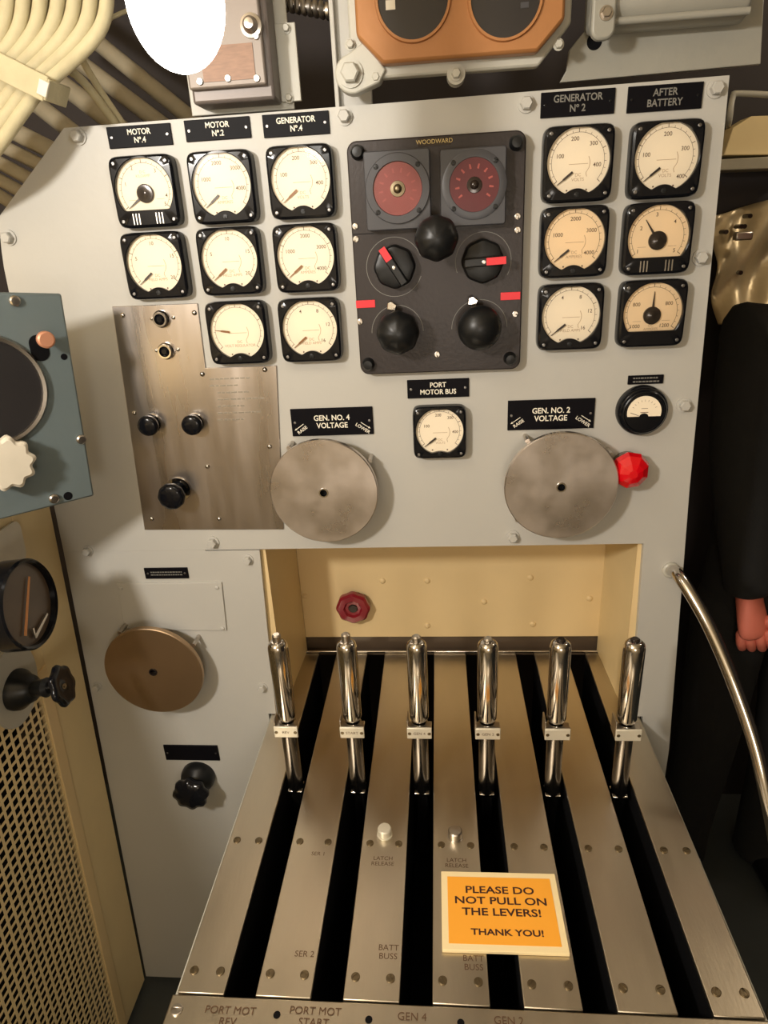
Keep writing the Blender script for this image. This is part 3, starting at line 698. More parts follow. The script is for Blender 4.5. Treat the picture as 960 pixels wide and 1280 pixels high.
# square the outline up: verticals and horizontals of the real sheet
obj('sheet', prism(nb(), [(v.x, v.z) for v in q], -0.003, 0.0), STEEL, ip, bevel=0.0008)
for px, py in ((153.5, 394), (243, 391), (253, 467.5), (168, 516), (190, 648.5), (274, 648.5), (337, 558), (331, 462), (259.5, 583)):
    v = I(px, py, -0.003); obj('screw', lathe(nb(), v, N, [(0, 0.0042), (0.0016, 0.0038), (0.003, 0.002), (0.0032, 0.0003)], 14), CHROME, ip, True)
for px, py in ((201, 399), (207, 439)):
    v = I(px, py, -0.008); v.y = -0.003
    s = obj('socket', lathe(nb(), v, N, [(0, 0.0135), (0.004, 0.0135), (0.006, 0.0115), (0.011, 0.0110), (0.011, 0.0085), (0.004, 0.008)], 28, cap=False), CHROME if py > 420 else RODM, ip, True)
    obj('plug', lathe(nb(), v + Vector((0, -0.003, 0)), N, [(0, 0.0084), (0.006, 0.0075), (0.009, 0.004)], 20), BLACK, s, True)
    for dx in (-0.0165, 0.019):
        obj('screw', lathe(nb(), v + Vector((dx, 0, 0.001)), N, [(0, 0.0030), (0.0014, 0.0028), (0.0026, 0.001)], 12), CHROME, ip, True)
for px, py, r, st in ((184, 533, 0.0172, 0.026), (239, 532, 0.0172, 0.024), (213, 622, 0.0235, 0.045)):
    v = I(px, py, -st); v.y = -0.003
    kn = obj('round_knob', lathe(nb(), v, N, [(0, r * 0.8), (0.003, r * 0.8), (0.004, r * 0.5), (st - r * 0.9, r * 0.55), (st - r * 0.75, r * 0.92), (st - r * 0.4, r), (st - r * 0.12, r * 0.94), (st, r * 0.7), (st + 0.001, r * 0.2)], 40, (lambda a: 1 - 0.04 * (1 - math.cos(10 * a)) / 2) if r > .02 else None), BLACK, ip, True, angle=55)
    obj('shaft_collar', lathe(nb(), v, N, [(0, r * 0.95), (0.0035, r * 0.9)], 28), CHROME, kn, True)
b = nb(); random.seed(9)
for k in range(7):
    v = I(272 if k > 1 else 262, 474 + k * 8.5, -0.003); x = v.x
    for j in range(random.randint(5, 8)):
        l = random.uniform(0.004, 0.010); box(b, x, x + l, -0.00325, -0.0030, v.z - 0.0012, v.z + 0.0012); x += l + 0.002
        if x > I(336, 500).x: break
obj('worn_engraving', b, mat('etched', (0.30, 0.27, 0.22, 1), 0.5, 0.8, 0), ip)

# ------------------------------------------------------------------ discs
def disc(label, cx, cy, wp, hole, m, y=-0.046):
    p = at(cx, cy, y); r = wid(cx, cy, wp, y) / 2
    g = thing('cover_disc', label, 'disc', (p.x, 0, p.z), 0, 'round cover discs')
    hx, hz = at(hole[0], hole[1], y).x - p.x, at(hole[0], hole[1], y).z - p.z
    obj('disc', lathe(nb(), (0, y + 0.011, 0), N, [(-0.002, r * 0.93), (0, r * 0.985), (0.001, r), (0.0095, r), (0.011, r * 0.985), (0.011, 0.0075), (0.004, 0.0068), (0.0, 0.0068), (0, r * 0.9)], 72, cap=False), m, g, True, angle=30)
    obj('hole_ring', lathe(nb(), (0, y - 0.0005, 0), N, [(0.0, 0.0082), (0.0012, 0.0080), (0.0012, 0.0060), (-0.006, 0.0058)], 28, cap=False), CHROME if m is DISC else HUB, g, True)
    obj('hole_plug', lathe(nb(), (0, y + 0.009, 0), N, [(0, 0.0068), (0.001, 0.0068)], 20), SLOTD, g)
    obj('hub', lathe(nb(), (0, 0, 0), N, [(0, r * 0.6), (0.006, r * 0.6), (0.008, r * 0.34), (-y - 0.012, r * 0.34)], 40), PAINT2, g, True, angle=30)
    for a in (0.55, 2.2, 3.9):
        b = nb(); u = Vector((math.cos(a), 0, math.sin(a)))
        cyl(b, u * (r + 0.001) + Vector((0, 0, 0)), u * (r + 0.001) + Vector((0, y + 0.014, 0)), 0.004, 10); obj('stop_pin', b, SCREW, g, True)
    return g
disc('polished steel disc below the GEN. NO. 4 VOLTAGE plate', 404.5, 616, 135, (403, 618), DISC)
disc('polished steel disc below the GEN. NO. 2 VOLTAGE plate', 701.5, 609, 143, (700.5, 612), DISC)
disc('dull bronze disc on the lower panel beside the perforated cabinet', 191.5, 840, 121, (190, 843), BRASSD)

# red jewel lamp
p = at(789, 590, -0.035); j = thing('jewel_lamp', 'faceted red glass indicator lamp peeking out behind the steel disc', 'lamp', (p.x, 0, p.z))
obj('socket', lathe(nb(), (0, 0, 0), N, [(0, 0.024), (0.008, 0.024), (0.012, 0.021), (0.020, 0.0205)], 32), RODM, j, True, angle=30)
obj('jewel', lathe(nb(), (0, -0.016, 0), N, [(0, 0.0275), (0.010, 0.0310), (0.020, 0.0275), (0.029, 0.017), (0.033, 0.007)], 9), JEWEL, j)

# lobed black knob on the lower panel
p = at(246, 975, -0.015); kb = thing('lobed_knob', 'black lobed rheostat knob on the lower panel beneath the blank plate', 'knob', (p.x, 0.0, p.z))
obj('base', lathe(nb(), (0, 0, 0), N, [(0, 0.036), (0.010, 0.036), (0.022, 0.032), (0.030, 0.020), (0.045, 0.014)], 40), BLACKMATT, kb, True)
obj('grip', lathe(nb(), (0, -0.040, 0), N, [(0, 0.026), (0.003, 0.034), (0.012, 0.0365), (0.020, 0.034), (0.024, 0.023), (0.026, 0.010), (0.0265, 0.001)], 64, lambda a: 1 + 0.07 * math.cos(8 * a)), BLACK, kb, True, angle=60)

# chrome grab rail
ra = at(838, 712, 0)
rail = thing('grab_rail', 'curved chrome grab rail sweeping out from the panel edge', 'rail', (ra.x, 0, ra.z))
def rel(p): return Vector(p) - Vector((ra.x, 0, ra.z))
path = [Vector((0, 0, 0)), rel(at(850, 722, -0.045)), rel(at(882, 775, -0.10)), rel(at(912, 842, -0.15)), rel(at(940, 920, -0.20)), rel(at(956, 985, -0.24)), rel(at(975, 1090, -0.29)), rel(at(985, 1200, -0.31))]
obj('bar', tube(nb(), bez(path, 10), 0.0105, 20), CHROME, rail, True)
obj('flange', lathe(nb(), (0, 0.0, 0), N, [(0, 0.0145), (0.004, 0.0145), (0.006, 0.012)], 28), PAINT2, rail, True, angle=30)
lowend = path[-1]
obj('post', cyl(nb(), lowend, (lowend.x, lowend.y, -ra.z + 0.005), 0.0105, 20), CHROME, rail, True)
p = at(833, 640, 0)
# ------------------------------------------------------------------ lamp globe
bp = at(232, 92, -0.40) + Vector((0, 0.0, 0.052))
lp = thing('lamp_globe', 'glowing frosted glass lamp globe hanging above the switchboard', 'lamp', (bp.x, bp.y, bp.z))
r = 0.0405
prof = [(-0.0525, 0.0005)] + [(-0.052 * math.cos(PI / 2 * i / 10), r * math.sin(PI / 2 * i / 10)) for i in range(1, 11)] + [(0.05, r * 0.985), (0.075, r * 0.92), (0.095, r * 0.76)]
obj('globe', lathe(nb(), (0, 0, 0), (0, 0, 1), prof, 40), BULBM, lp, True, angle=80)
obj('fitting', lathe(nb(), (0, 0, 0.092), (0, 0, 1), [(0, 0.034), (0.0, 0.040), (0.03, 0.040), (0.05, 0.030), (0.09, 0.028)], 32), PAINT2, lp, True, angle=30)
obj('stem', cyl(nb(), (0, 0, 0.2), (0, 0, 2.62 - bp.z), 0.014, 16), PAINT2, lp, True)

# ------------------------------------------------------------------ blue-grey repeater box, turned 45 degrees
A45 = math.radians(45); nrm = Vector((math.sin(A45), -math.cos(A45), 0))
o1, o2 = at(77, 367, -0.13), at(118, 620, -0.13); om = (o1 + o2) / 2
rep = thing('repeater_box', 'blue-grey instrument box with dark round glass beside the switchboard', 'instrument', (om.x, om.y, om.z), A45)
Rinv = Matrix.Rotation(-A45, 3, 'Z')
def Q(px, py, off=0.0):
    v = Rinv @ (onplane(px, py, om + nrm * off, nrm) - om); v.y = -off; return v
q = [Q(77, 367), Q(118, 620), Q(-150, 688), Q(-150, 362)]
fr = prism(nb(), [(v.x, v.z) for v in q], 0.0, 0.012); obj('front_plate', fr, BLUEGREY, rep, bevel=0.003)
obj('body', bx(q[3].x + 0.01, -0.022, 0.012, 0.09, q[1].z + 0.02, q[0].z - 0.03), BLUEGREY, rep, bevel=0.004)
rc = Q(-18, 489); rr = (Q(57, 492) - rc).length
obj('bezel_ring', lathe(nb(), (rc.x, 0, rc.z), N, [(0, rr * 1.04), (0.004, rr * 1.03), (0.007, rr), (0.006, rr * 0.94), (0.001, rr * 0.93)], 56, cap=False), SCREW, rep, True)
obj('glass_face', lathe(nb(), (rc.x, 0, rc.z), N, [(0, rr * 0.94), (0.002, rr * 0.94)], 48), GLASSBLK, rep)
for px, py in ((18, 376), (101, 549), (67, 623)):
    v = Q(px, py); obj('bolt', lathe(nb(), v, N, [(0, 0.0072), (0.004, 0.0070), (0.006, 0.005), (0.0062, 0.001)], 20), SCREW, rep, True)
for px, py, r in ((80, 446, 0.0045), (85, 620, 0.0065)):
    v = Q(px, py); obj('hole', lathe(nb(), v, N, [(0, r), (0.0005, r)], 18), SLOTD, rep)
v = Q(49, 435)
obj('keyhole_slot', prism(nb(), [(x + v.x, z + v.z) for x, z in rrect(0.024, 0.036, 0.0115)], -0.0008, 0), SLOTD, rep)
v2 = Q(50, 426)
obj('peg', lathe(nb(), (v2.x + .002, 0, v2.z + 0.003), N, [(0, 0.006), (0.018, 0.006), (0.019, 0.0115), (0.026, 0.0115), (0.028, 0.009)], 24), TANPEG, rep, True, angle=30)
v = Q(8, 580, 0.03)
kn = obj('scalloped_knob', lathe(nb(), (v.x, -0.016, v.z), N, [(0, 0.028), (0.003, 0.036), (0.013, 0.036), (0.017, 0.031), (0.0175, 0.001)], 80, lambda a: 1 + 0.085 * math.cos(10 * a)), IVORY, rep, True, angle=35)
obj('knob_shaft', cyl(nb(), (v.x, 0, v.z), (v.x, -0.016, v.z), 0.014, 20), GLASSBLK, rep, True)

# ------------------------------------------------------------------ perforated cabinet
def fx(z): return edge_x(z)
cab = thing('perforated_cabinet', 'cream painted cabinet with perforated side beside the lower panel', 'cabinet', (-0.95, -0.5, 0))
zt = 1.405
def Cb(x, y, z): return (x + 0.95, y + 0.5, z)
pn = (LB - LA).cross(Vector((0, 1, 0))).normalized()
def C(px, py, off=0.0): return onplane(px, py, LA + Vector((off, 0, 0)), pn)
gy1 = (C(45, 882).y + C(150, 1262).y) / 2          # near edge of perforation
gy2 = (C(62, 882).y + C(157, 1262).y) / 2
gz1 = C(20, 893).z
def sheet(b, y0, y1, z0, z1, off, th):
    v = []
    for o in (off, off - th):
        v += [b.verts.new(Cb(fx(z) + o, y, z)) for y, z in ((y0, z0), (y1, z0), (y1, z1), (y0, z1))]
    for f in ((0, 1, 2, 3), (7, 6, 5, 4), (0, 4, 5, 1), (1, 5, 6, 2), (2, 6, 7, 3), (3, 7, 4, 0)): b.faces.new([v[i] for i in f])
    return b
YN = -1.25
obj('corner_post', sheet(nb(), gy2, -0.008, 0.02, zt, 0.0, 0.03), CREAM2, cab, bevel=0.002)
obj('upper_sheet', sheet(nb(), YN, gy2, gz1 + 0.03, zt, 0.0, 0.02), CREAM2, cab)
b = nb(); sheet(b, gy1, gy2, 0.03, gz1 + 0.03, 0.004, 0.012); sheet(b, YN, gy1, gz1, gz1 + 0.03, 0.004, 0.012)
obj('grille_frame', b, CREAM, cab, bevel=0.001)
b = nb(); pit = 0.0188; hw = 0.0070; y = gy1; ny = int((gy1 - YN) / pit); nz = int((gz1 - 0.04) / pit)
vg = {}
def V(y, z):
    k = (round(y, 5), round(z, 5))
    if k not in vg: vg[k] = b.verts.new(Cb(fx(z), y, z))
    return vg[k]
for i in range(ny):
    for j in range(nz):
        ya, yb = gy1 - pit * i, gy1 - pit * (i + 1); za, zb = gz1 - pit * j, gz1 - pit * (j + 1)
        yc, zc_ = (ya + yb) / 2, (za + zb) / 2
        O = [V(ya, za), V(yb, za), V(yb, zb), V(ya, zb)]
        Hh = [b.verts.new(Cb(fx(z), y_, z)) for y_, z in ((yc + hw, zc_ + hw), (yc - hw, zc_ + hw), (yc - hw, zc_ - hw), (yc + hw, zc_ - hw))]
        for k in range(4): b.faces.new((O[k], O[(k + 1) % 4], Hh[(k + 1) % 4], Hh[k]))
gr = obj('grille', b, CREAM2, cab)
s = gr.modifiers.new('solid', 'SOLIDIFY'); s.thickness = 0.0016; s.offset = 0
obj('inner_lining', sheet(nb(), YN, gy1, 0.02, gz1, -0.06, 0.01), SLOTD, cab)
obj('top', bx(-0.35, fx(zt) - 0.02 + .95, YN + .5, -0.008 + .5, zt - .012, zt), CREAM2, cab)
b = nb(); box(b, -0.35, -0.33, YN + .5, .49, 0.0, zt - .012); obj('rear_sheet', b, CREAM2, cab)
# mounting plate, pressure gauge, valve, white tag on the cabinet
mpc = C(14, 858)
mp = thing('mounting_plate', 'oval grey plate on the cabinet behind the black valve', 'plate', (mpc.x, mpc.y, mpc.z))
PXN = Vector((1, 0, 0))
b = nb(); pts = []
ny_, nz_ = 0.060, 0.072
A_ = [b.verts.new((0.0005 + fx(mpc.z + nz_ * math.sin(2 * PI * i / 40)) - fx(mpc.z), ny_ * math.cos(2 * PI * i / 40), nz_ * math.sin(2 * PI * i / 40))) for i in range(40)]
B_ = [b.verts.new(v.co + Vector((0.008, 0, 0))) for v in A_]
b.faces.new(A_); b.faces.new(B_)
for i in range(40): b.faces.new((A_[i], A_[(i + 1) % 40], B_[(i + 1) % 40], B_[i]))
tag(obj('mounting_plate', b, PAINT2), '', ''); 
_o = bpy.data.objects[-1] if False else None
for o_ in [o for o in COL.objects if o.name.startswith('mounting_plate') and o.type == 'MESH']:
    o_.location = mp.location; 
    for kk in ('label', 'category'): o_[kk] = mp[kk]
bpy.data.objects.remove(mp)
gd = Vector((1.0, 0.03, 0.08)).normalized()
gc = atx(38, 755, -0.60)
gg = thing('barrel_gauge', 'black barrel gauge with brown dial and orange needle beside the cabinet', 'gauge', tuple(gc))
gr_ = 0.066
obj('barrel', lathe(nb(), gd * -0.135, gd, [(0, gr_ * 0.9), (0.01, gr_ * 0.97), (0.10, gr_ * 0.97), (0.102, gr_ * 1.04), (0.135, gr_ * 1.04), (0.138, gr_ * 1.0), (0.136, gr_ * 0.95), (0.128, gr_ * 0.94)], 56, cap=False), BLACK, gg, True, angle=35)
gu = Vector((0, 0, 1)) - gd * gd.z; gu.normalize(); gv = gu.cross(gd)
if gv.y < 0: gv = -gv
dl = obj('dial', lathe(nb(), gd * -0.008, gd, [(0, gr_ * 0.95), (0.001, gr_ * 0.95)], 48), BROWNDIAL, gg)
def bar3(a0, b0, hw, h, off):
    b = nb(); a0 = gu * a0[1] + gv * a0[0]; b0 = gu * b0[1] + gv * b0[0]; t = (b0 - a0).normalized(); s_ = t.cross(gd)
    A = [b.verts.new(q + gd * off) for q in (a0 + s_ * hw, b0 + s_ * hw * 0.6, b0 - s_ * hw * 0.6, a0 - s_ * hw)]; B = [b.verts.new(x.co + gd * h) for x in A]
    b.faces.new(A); b.faces.new(B)
    for i in range(4): b.faces.new((A[i], A[(i + 1) % 4], B[(i + 1) % 4], B[i]))
    return b
obj('needle', bar3((-0.030, -0.036), (0.024, 0.034), 0.0026, 0.0012, -0.004), GOLDN, gg)
obj('dial_bracket', merge(bar3((-0.012, -0.050), (0.032, -0.036), 0.003, 0.003, -0.005), bar3((-0.010, -0.036), (-0.012, -0.052), 0.002, 0.003, -0.005)), SCREW, gg)
obj('rear_flange', lathe(nb(), gd * -0.136, gd, [(0, gr_ * 0.7), (0.010, gr_ * 0.8)], 32), BLACK, gg, True)
# valve
vc = atx(77, 858, -0.60); vb = C(20, 862, 0.009)
vl = thing('valve', 'small black valve with scalloped handwheel below the barrel gauge', 'valve', tuple(vb))
ax = (vc - vb); al = ax.length; ax.normalize()
obj('body', lathe(nb(), (0, 0, 0), ax, [(0, 0.034), (0.008, 0.034), (0.014, 0.029), (al * 0.35, 0.022), (al * 0.42, 0.013), (al * 0.60, 0.014), (al * 0.68, 0.016), (al * 0.74, 0.010)], 36), BLACKMATT, vl, True, angle=40)
obj('stem', cyl(nb(), ax * al * 0.7, ax * (al + 0.006), 0.0045, 14), CHROME, vl, True)
hwl = lathe(nb(), ax * (al - 0.008), (ax + Vector((0, 0.30, 0.02))).normalized(), [(0, 0.008), (0.002, 0.022), (0.004, 0.032), (0.009, 0.0335), (0.013, 0.031), (0.0135, 0.022), (0.010, 0.010), (0.013, 0.006), (0.014, 0.001)], 72, lambda a: 1 + 0.06 * math.cos(7 * a))
obj('handwheel', hwl, BLACK, vl, True, angle=60)
wt = C(4, 690, 0.002)
b = nb()
A_ = [b.verts.new((fx(wt.z + z) - fx(wt.z), y_, z)) for y_, z in rrect(0.10, 0.075, 0.018)]; B_ = [b.verts.new(v.co + Vector((0.004, 0, 0))) for v in A_]
b.faces.new(A_); b.faces.new(B_); n = len(A_)
for i in range(n): b.faces.new((A_[i], A_[(i + 1) % n], B_[(i + 1) % n], B_[i]))
o = tag(obj('tag_plate', b, IVORY), 'small white rounded plate on the cabinet above the barrel gauge', 'plate'); o.location = wt

# ------------------------------------------------------------------ pipes, wires and the cable bundle overhead
pipes = [((96, 32), (238, 148), 0.012, 0.34, 0.20), ((84, 66), (205, 158), 0.012, 0.30, 0.18), ((60, 92), (160, 168), 0.0135, 0.26, 0.16),
         ((30, 118), (112, 182), 0.0125, 0.22, 0.13), ((-14, 148), (72, 192), 0.0125, 0.18, 0.11), ((-14, 174), (62, 212), 0.0095, 0.17, 0.10),
         ((-14, 196), (52, 232), 0.0095, 0.16, 0.09), ((-14, 217), (44, 250), 0.009, 0.15, 0.08), ((-14, 236), (34, 266), 0.009, 0.14, 0.07)]
plab = ['topmost painted pipe slanting behind the chamfered panel corner, under the lamp', 'second painted pipe slanting down behind the panel from the lamp',
        'thick painted pipe slanting behind the panel, third from the lamp', 'painted pipe below the cable strap, slanting behind the panel',
        'thickest of the lower pipes, just below the chipped one', 'thin pipe below the thickest lower pipe', 'thin lower pipe, third up from the panel bolt',
        'thin lower pipe, second up from the panel bolt', 'lowest thin pipe, nearest the panel edge bolt']
for (a, b_, r, ya, yb), lb in zip(pipes, plab):
    A, B = at(a[0], a[1], ya), at(b_[0], b_[1], yb); d = (B - A)
    o = obj('pipe', tube(nb(), [Vector((0, 0, 0)) - d * 0.5, Vector((0, 0, 0)), d * 0.5, d, d * 1.6], r * 1.15, 20), PIPE, None, True)
    o.location = A; tag(o, lb, 'pipe', 'pipes behind the panel corner')
def wire(label, pts, r, m, name='wire'):
    P = bez([at(x, y, d) for x, y, d in pts], 8); o = obj(name, tube(nb(), [q - P[0] for q in P], r, 12), m, None, True); o.location = P[0]; return tag(o, label, 'wire')
wire('thin cream wire leaving the cable bundle towards the panel top', [(92, 50, 0.06), (103, 75, .06), (122, 108, .06), (142, 138, .06), (160, 165, .06), (168, 182, 0.06)], 0.0052, CABLE)
wire('thicker cream wire bending out below the cable bundle', [(50, 104, -0.01), (66, 92, 0.02), (85, 88, .03), (102, 100, .04), (122, 124, .05), (145, 156, .05), (158, 180, 0.05)], 0.0062, CABLE)
wire('thin white wire between the cable bundle and the lamp', [(100, 45, 0.0), (122, 35, 0.0), (140, 22, 0.0), (165, 11, 0.0), (200, -4, 0.0), (230, -20, 0)], 0.0028, CABLE)
random.seed(3)
for i in range(17):
    t = i / 16; back = i % 2
    d = -0.10 + (0.028 if back else 0.0)
    top = (-28 + 163 * t + random.uniform(-2, 2), -30); mid = (-36 + 153 * t - 16 * math.sin(PI * t) * 0 + 6 * t, 32 + 8 * t)
    strap = (-44 + 97 * t, 62 + 47 * t); lo = (-66 + 97 * t, 92 + 44 * t); end = (-112 + 97 * t, 150 + 50 * t)
    P = bez([at(top[0] + 6, top[1] - 60, d), at(*top, d), at(*mid, d), at(*strap, d + 0.006), at(*lo, d), at(*end, d), at(end[0] - 60, end[1] + 70, d + 0.05)], 8)
    o = obj('cable', tube(nb(), [q - P[0] for q in P], 0.0086 if not back else 0.0078, 14), CABLE, None, True); o.location = P[0]
    tag(o, 'cream cable in the strapped bundle hanging at the upper left corner', 'cable', 'cables in the strapped bundle')
s0, s1 = at(-50, 58, -0.1135), at(58, 112, -0.1135)
stp = thing('cable_strap', 'flat cream strap clamping the cable bundle', 'strap', tuple(s0))
dv = (s1 - s0); up_ = dv.cross(Vector((0, -1, 0))).normalized(); hw_ = 0.015
b = nb()
def slab(b, a, c, hw, y0, y1):
    v = [b.verts.new(p + up_ * s * hw + Vector((0, yy, 0))) for yy in (y0, y1) for p, s in ((a, 1), (c, 1), (c, -1), (a, -1))]
    for f in ((0, 1, 2, 3), (7, 6, 5, 4), (0, 4, 5, 1), (1, 5, 6, 2), (2, 6, 7, 3), (3, 7, 4, 0)): b.faces.new([v[i] for i in f])
slab(b, Vector((0, 0, 0)), dv, hw_, -0.003, 0.001); slab(b, dv, dv * 1.03, hw_ * 0.85, -0.003, 0.05)
obj('band', b, CABLE, stp, bevel=0.0015)
b = nb(); slab(b, dv * 0.93, dv * 1.045, hw_ * 0.6, -0.007, -0.003); obj('buckle', b, IVORY, stp, bevel=0.001)

# ------------------------------------------------------------------ junction box
jy = 0.03; jo = at(300, 70, jy)
jb = thing('junction_box', 'grey cast junction box with brown rating plate beside the lamp', 'junction box', (jo.x, jy, jo.z))
def J(px, py, y=0.0): p = at(px, py, jy + y); return Vector((p.x - jo.x, y, p.z - jo.z))
zt_ = J(300, -75).z
a_, b_ = J(241, 139), J(369, 133)
obj('base_plate', bx(a_.x, b_.x, -0.006, 0.0, b_.z - .004, zt_), PAINT2, jb, bevel=0.001)
a_, b_ = J(240, 130, -0.06), J(349, 130, -0.03)
obj('body', bx(a_.x, b_.x, -0.055, -0.006, J(300, 133, -0.02).z, zt_ - 0.01), BOXD, jb, bevel=0.004)
a_, b_ = J(236, 108, -0.066), J(333, 103, -0.066)
cv = obj('cover', bx(a_.x, b_.x, -0.066, -0.055, b_.z - .002, zt_ - 0.015), COVERM, jb, bevel=0.0025)
v0, v1 = J(255, 103, -.067), J(315, 53, -.067)
obj('rating_plate', bx(v0.x, v1.x, -0.0672, -0.066, v0.z, v1.z), BROWNPL, cv)
for px, py in ((250, 102), (321, 98), (285, 98), (320, 45)):
    v = J(px, py, -.067); v.y = -0.066; obj('screw', screwhead(nb(), v, N, 0.0045, 0.003), SCREW, cv, True)
v = J(312, 30, -.075); v.y = -0.066; obj('dome_nut', lathe(nb(), v, N, [(0, 0.0145), (0.004, 0.014), (0.005, 0.010), (0.011, 0.009), (0.015, 0.006), (0.016, 0.001)], 24), SCREW, jb, True)
v0, v1 = J(352, 126, -.010), J(366, 28, -.010)
obj('side_bracket', bx(v0.x, v1.x + .003, -0.012, -0.006, v0.z - .002, v1.z), PAINT2, jb, bevel=0.001)
for px, py in ((357.5, 35), (361, 122)):
    v = J(px, py, -.014); v.y = -.012; obj('bolt', hexbolt(nb(), v, N, 0.005, 0.007), PAINT2, jb, True, angle=25)
# flexible conduit
P0, P1 = at(326, -3, 0.06), at(425, 17, 0.06); d = P1 - P0; u, v = frame_of(d); L = d.length
K = 420; turns = 13
cp = [d * (k / K) + (u * math.cos(2 * PI * turns * k / K) + v * math.sin(2 * PI * turns * k / K)) * 0.0078 for k in range(K + 1)]
fc = thing('flexible_conduit', 'ribbed metal flexible conduit between junction box and grey beam', 'conduit', tuple(P0))
obj('spiral', tube(nb(), cp, 0.0036, 6), SCREW, fc, True)
obj('core', tube(nb(), [d * 0, d * 0.5, d], 0.0075, 14), RODM, fc, True)

# ------------------------------------------------------------------ beam and twin instrument
by = 0.03
x0, x1 = at(416, 65, by).x, at(462, 65, by).x; zb_ = at(440, 135, by).z
bmm = thing('support_beam', 'upright pale grey steel beam behind the panel top', 'beam', ((x0 + x1) / 2, by, zb_ - 0.02))
obj('web', bx(-(x1 - x0) / 2, (x1 - x0) / 2, 0, 0.012, 0, 2.62 - zb_ + .02), PAINT, bmm, bevel=0.001)
obj('flange', bx(-(x1 - x0) / 2, -(x1 - x0) / 2 + .006, -0.012, 0, 0, 2.62 - zb_ + .02), PAINT, bmm, bevel=0.001)
ty = -0.03; to = at(573, -5, ty)
tw = thing('twin_indicator', 'copper coloured casting with two dark round dials above the panel', 'instrument', (to.x, ty, to.z))
def T(px, py, y=0.0): p = at(px, py, ty + y); return Vector((p.x - to.x, y, p.z - to.z))
half = [T(443, 0, -.02), T(445, 45, -.02), T(478, 80, -.02), T(672, 78, -.02), T(703, 42, -.02), T(707, 0, -.02)]
W2 = (half[-1].x - half[0].x) / 2; cxm = (half[-1].x + half[0].x) / 2; zlow = half[2].z; zc1 = half[1].z; cin = half[2].x - half[1].x
H2 = -zlow
octp = lambda g: [(cxm - W2 - g, -(-zc1) - 0 if False else zc1), (cxm - W2 + cin - g * .4, zlow - g), (cxm + W2 - cin + g * .4, zlow - g), (cxm + W2 + g, zc1), (cxm + W2 + g, -zc1), (cxm + W2 - cin + g * .4, H2 + g), (cxm - W2 + cin - g * .4, H2 + g), (cxm - W2 - g, -zc1)]
obj('casting', prism(nb(), octp(0.0), -0.022, 0.0), COPPER, tw, bevel=0.004)
obj('frame', prism(nb(), octp(0.0115), 0.0, 0.02), PAINT2, tw, bevel=0.003)
for px, py, wpx in ((516, -3, 88), (632, -4, 87)):
    c0 = T(px, py, -.024); r = wid(px, py, wpx, ty - .02) / 2
    dd = obj('dial', lathe(nb(), (c0.x, -0.022, c0.z), N, [(0, r), (0.001, r), (0.0012, r - 0.003)], 56), GLASSBLK, tw, True, angle=20)
    obj('dial_rim', lathe(nb(), (c0.x, -0.022, c0.z), N, [(0, r + 0.004), (0.004, r + 0.003), (0.004, r), (0, r)], 56, cap=False), COPPER, tw, True, angle=30)
    if px < 550:
        v = T(488, 6, -.024); obj('white_mark', bx(v.x - .006, v.x + .006, -0.0238, -0.0231, v.z - .005, v.z + .005), IVORY, dd)
    else:
        v = T(656, 6, -.024); obj('faint_mark', bx(v.x - .005, v.x + .005, -0.0238, -0.0231, v.z - .003, v.z + .003), SLATE, dd)
lug = T(570, 92); obj('lug', merge(lathe(nb(), (lug.x, 0.0, lug.z - .001), N, [(-0.018, 0.012), (0.003, 0.012)], 24)), PAINT2, tw, True, angle=30)
obj('bolt', hexbolt(nb(), (lug.x, -0.003, lug.z - .001), N, 0.0062, 0.008), PAINT2, tw, True, angle=25)
v = T(440, 92, -.006)
lg = obj('corner_lug', prism(nb(), [(v.x + .023 * math.cos(a), v.z + .023 * math.sin(a)) for a in [math.radians(t) for t in range(100, 300, 20)]] + [(v.x + .036, v.z - .012), (v.x + .045, v.z + .002), (v.x + .018, v.z + .035)], -0.006, 0.02), PAINT2, tw, bevel=0.002)
obj('bolt', hexbolt(nb(), (v.x - .002, -0.006, v.z), N, 0.0125, 0.014), PAINT2, lg, True, angle=25)
for px, py in ((438, 56), (470, 97), (698, 56)):
    v = T(px, py); obj('bolt', hexbolt(nb(), (v.x, 0.0, v.z), N, 0.0052, 0.008), PAINT2, tw, True, angle=25)

# ------------------------------------------------------------------ upper equipment plate and cast box
uy = 0.02; uo = at(830, 60, uy)
up = thing('equipment_plate', 'slanted grey steel plate above the AFTER BATTERY meters', 'plate', (uo.x, uy, uo.z))
def U(px, py, y=0.0): p = at(px, py, uy + y); return (p.x - uo.x, p.z - uo.z)
obj('sheet', prism(nb(), [U(700, 103), U(708, 88), U(712, 62), U(738, 30), U(736, -60), U(958, -60), U(951, 80)], 0, 0.008), PAINT_SHADED, up, bevel=0.001)
hp = U(743, 52); obj('hole', lathe(nb(), (hp[0], 0.0, hp[1]), N, [(0, 0.010), (0.0006, 0.010)], 24), SLOTD, up)
cb = thing('cast_box', 'rounded grey cast metal box bolted to the upper plate', 'box', (uo.x, uy, uo.z))
q0, q1 = U(736, 40, -.04), U(938, 20, -.04)
zlo, xr, xl = q0[1], q1[0], q0[0]
pf = [(0, zlo + 0.004), (-0.02, zlo), (-0.035, zlo + 0.004), (-0.05, zlo + 0.022), (-0.05, zlo + 0.17), (0, zlo + 0.19)]
b = nb(); A = [b.verts.new((xl, y, z)) for y, z in pf]; B = [b.verts.new((xr, y, z)) for y, z in pf]; b.faces.new(A); b.faces.new(B)
for i in range(6): b.faces.new((A[i], A[(i + 1) % 6], B[(i + 1) % 6], B[i]))
obj('body', b, PAINT_SHADED, cb, bevel=0.008, seg=4)
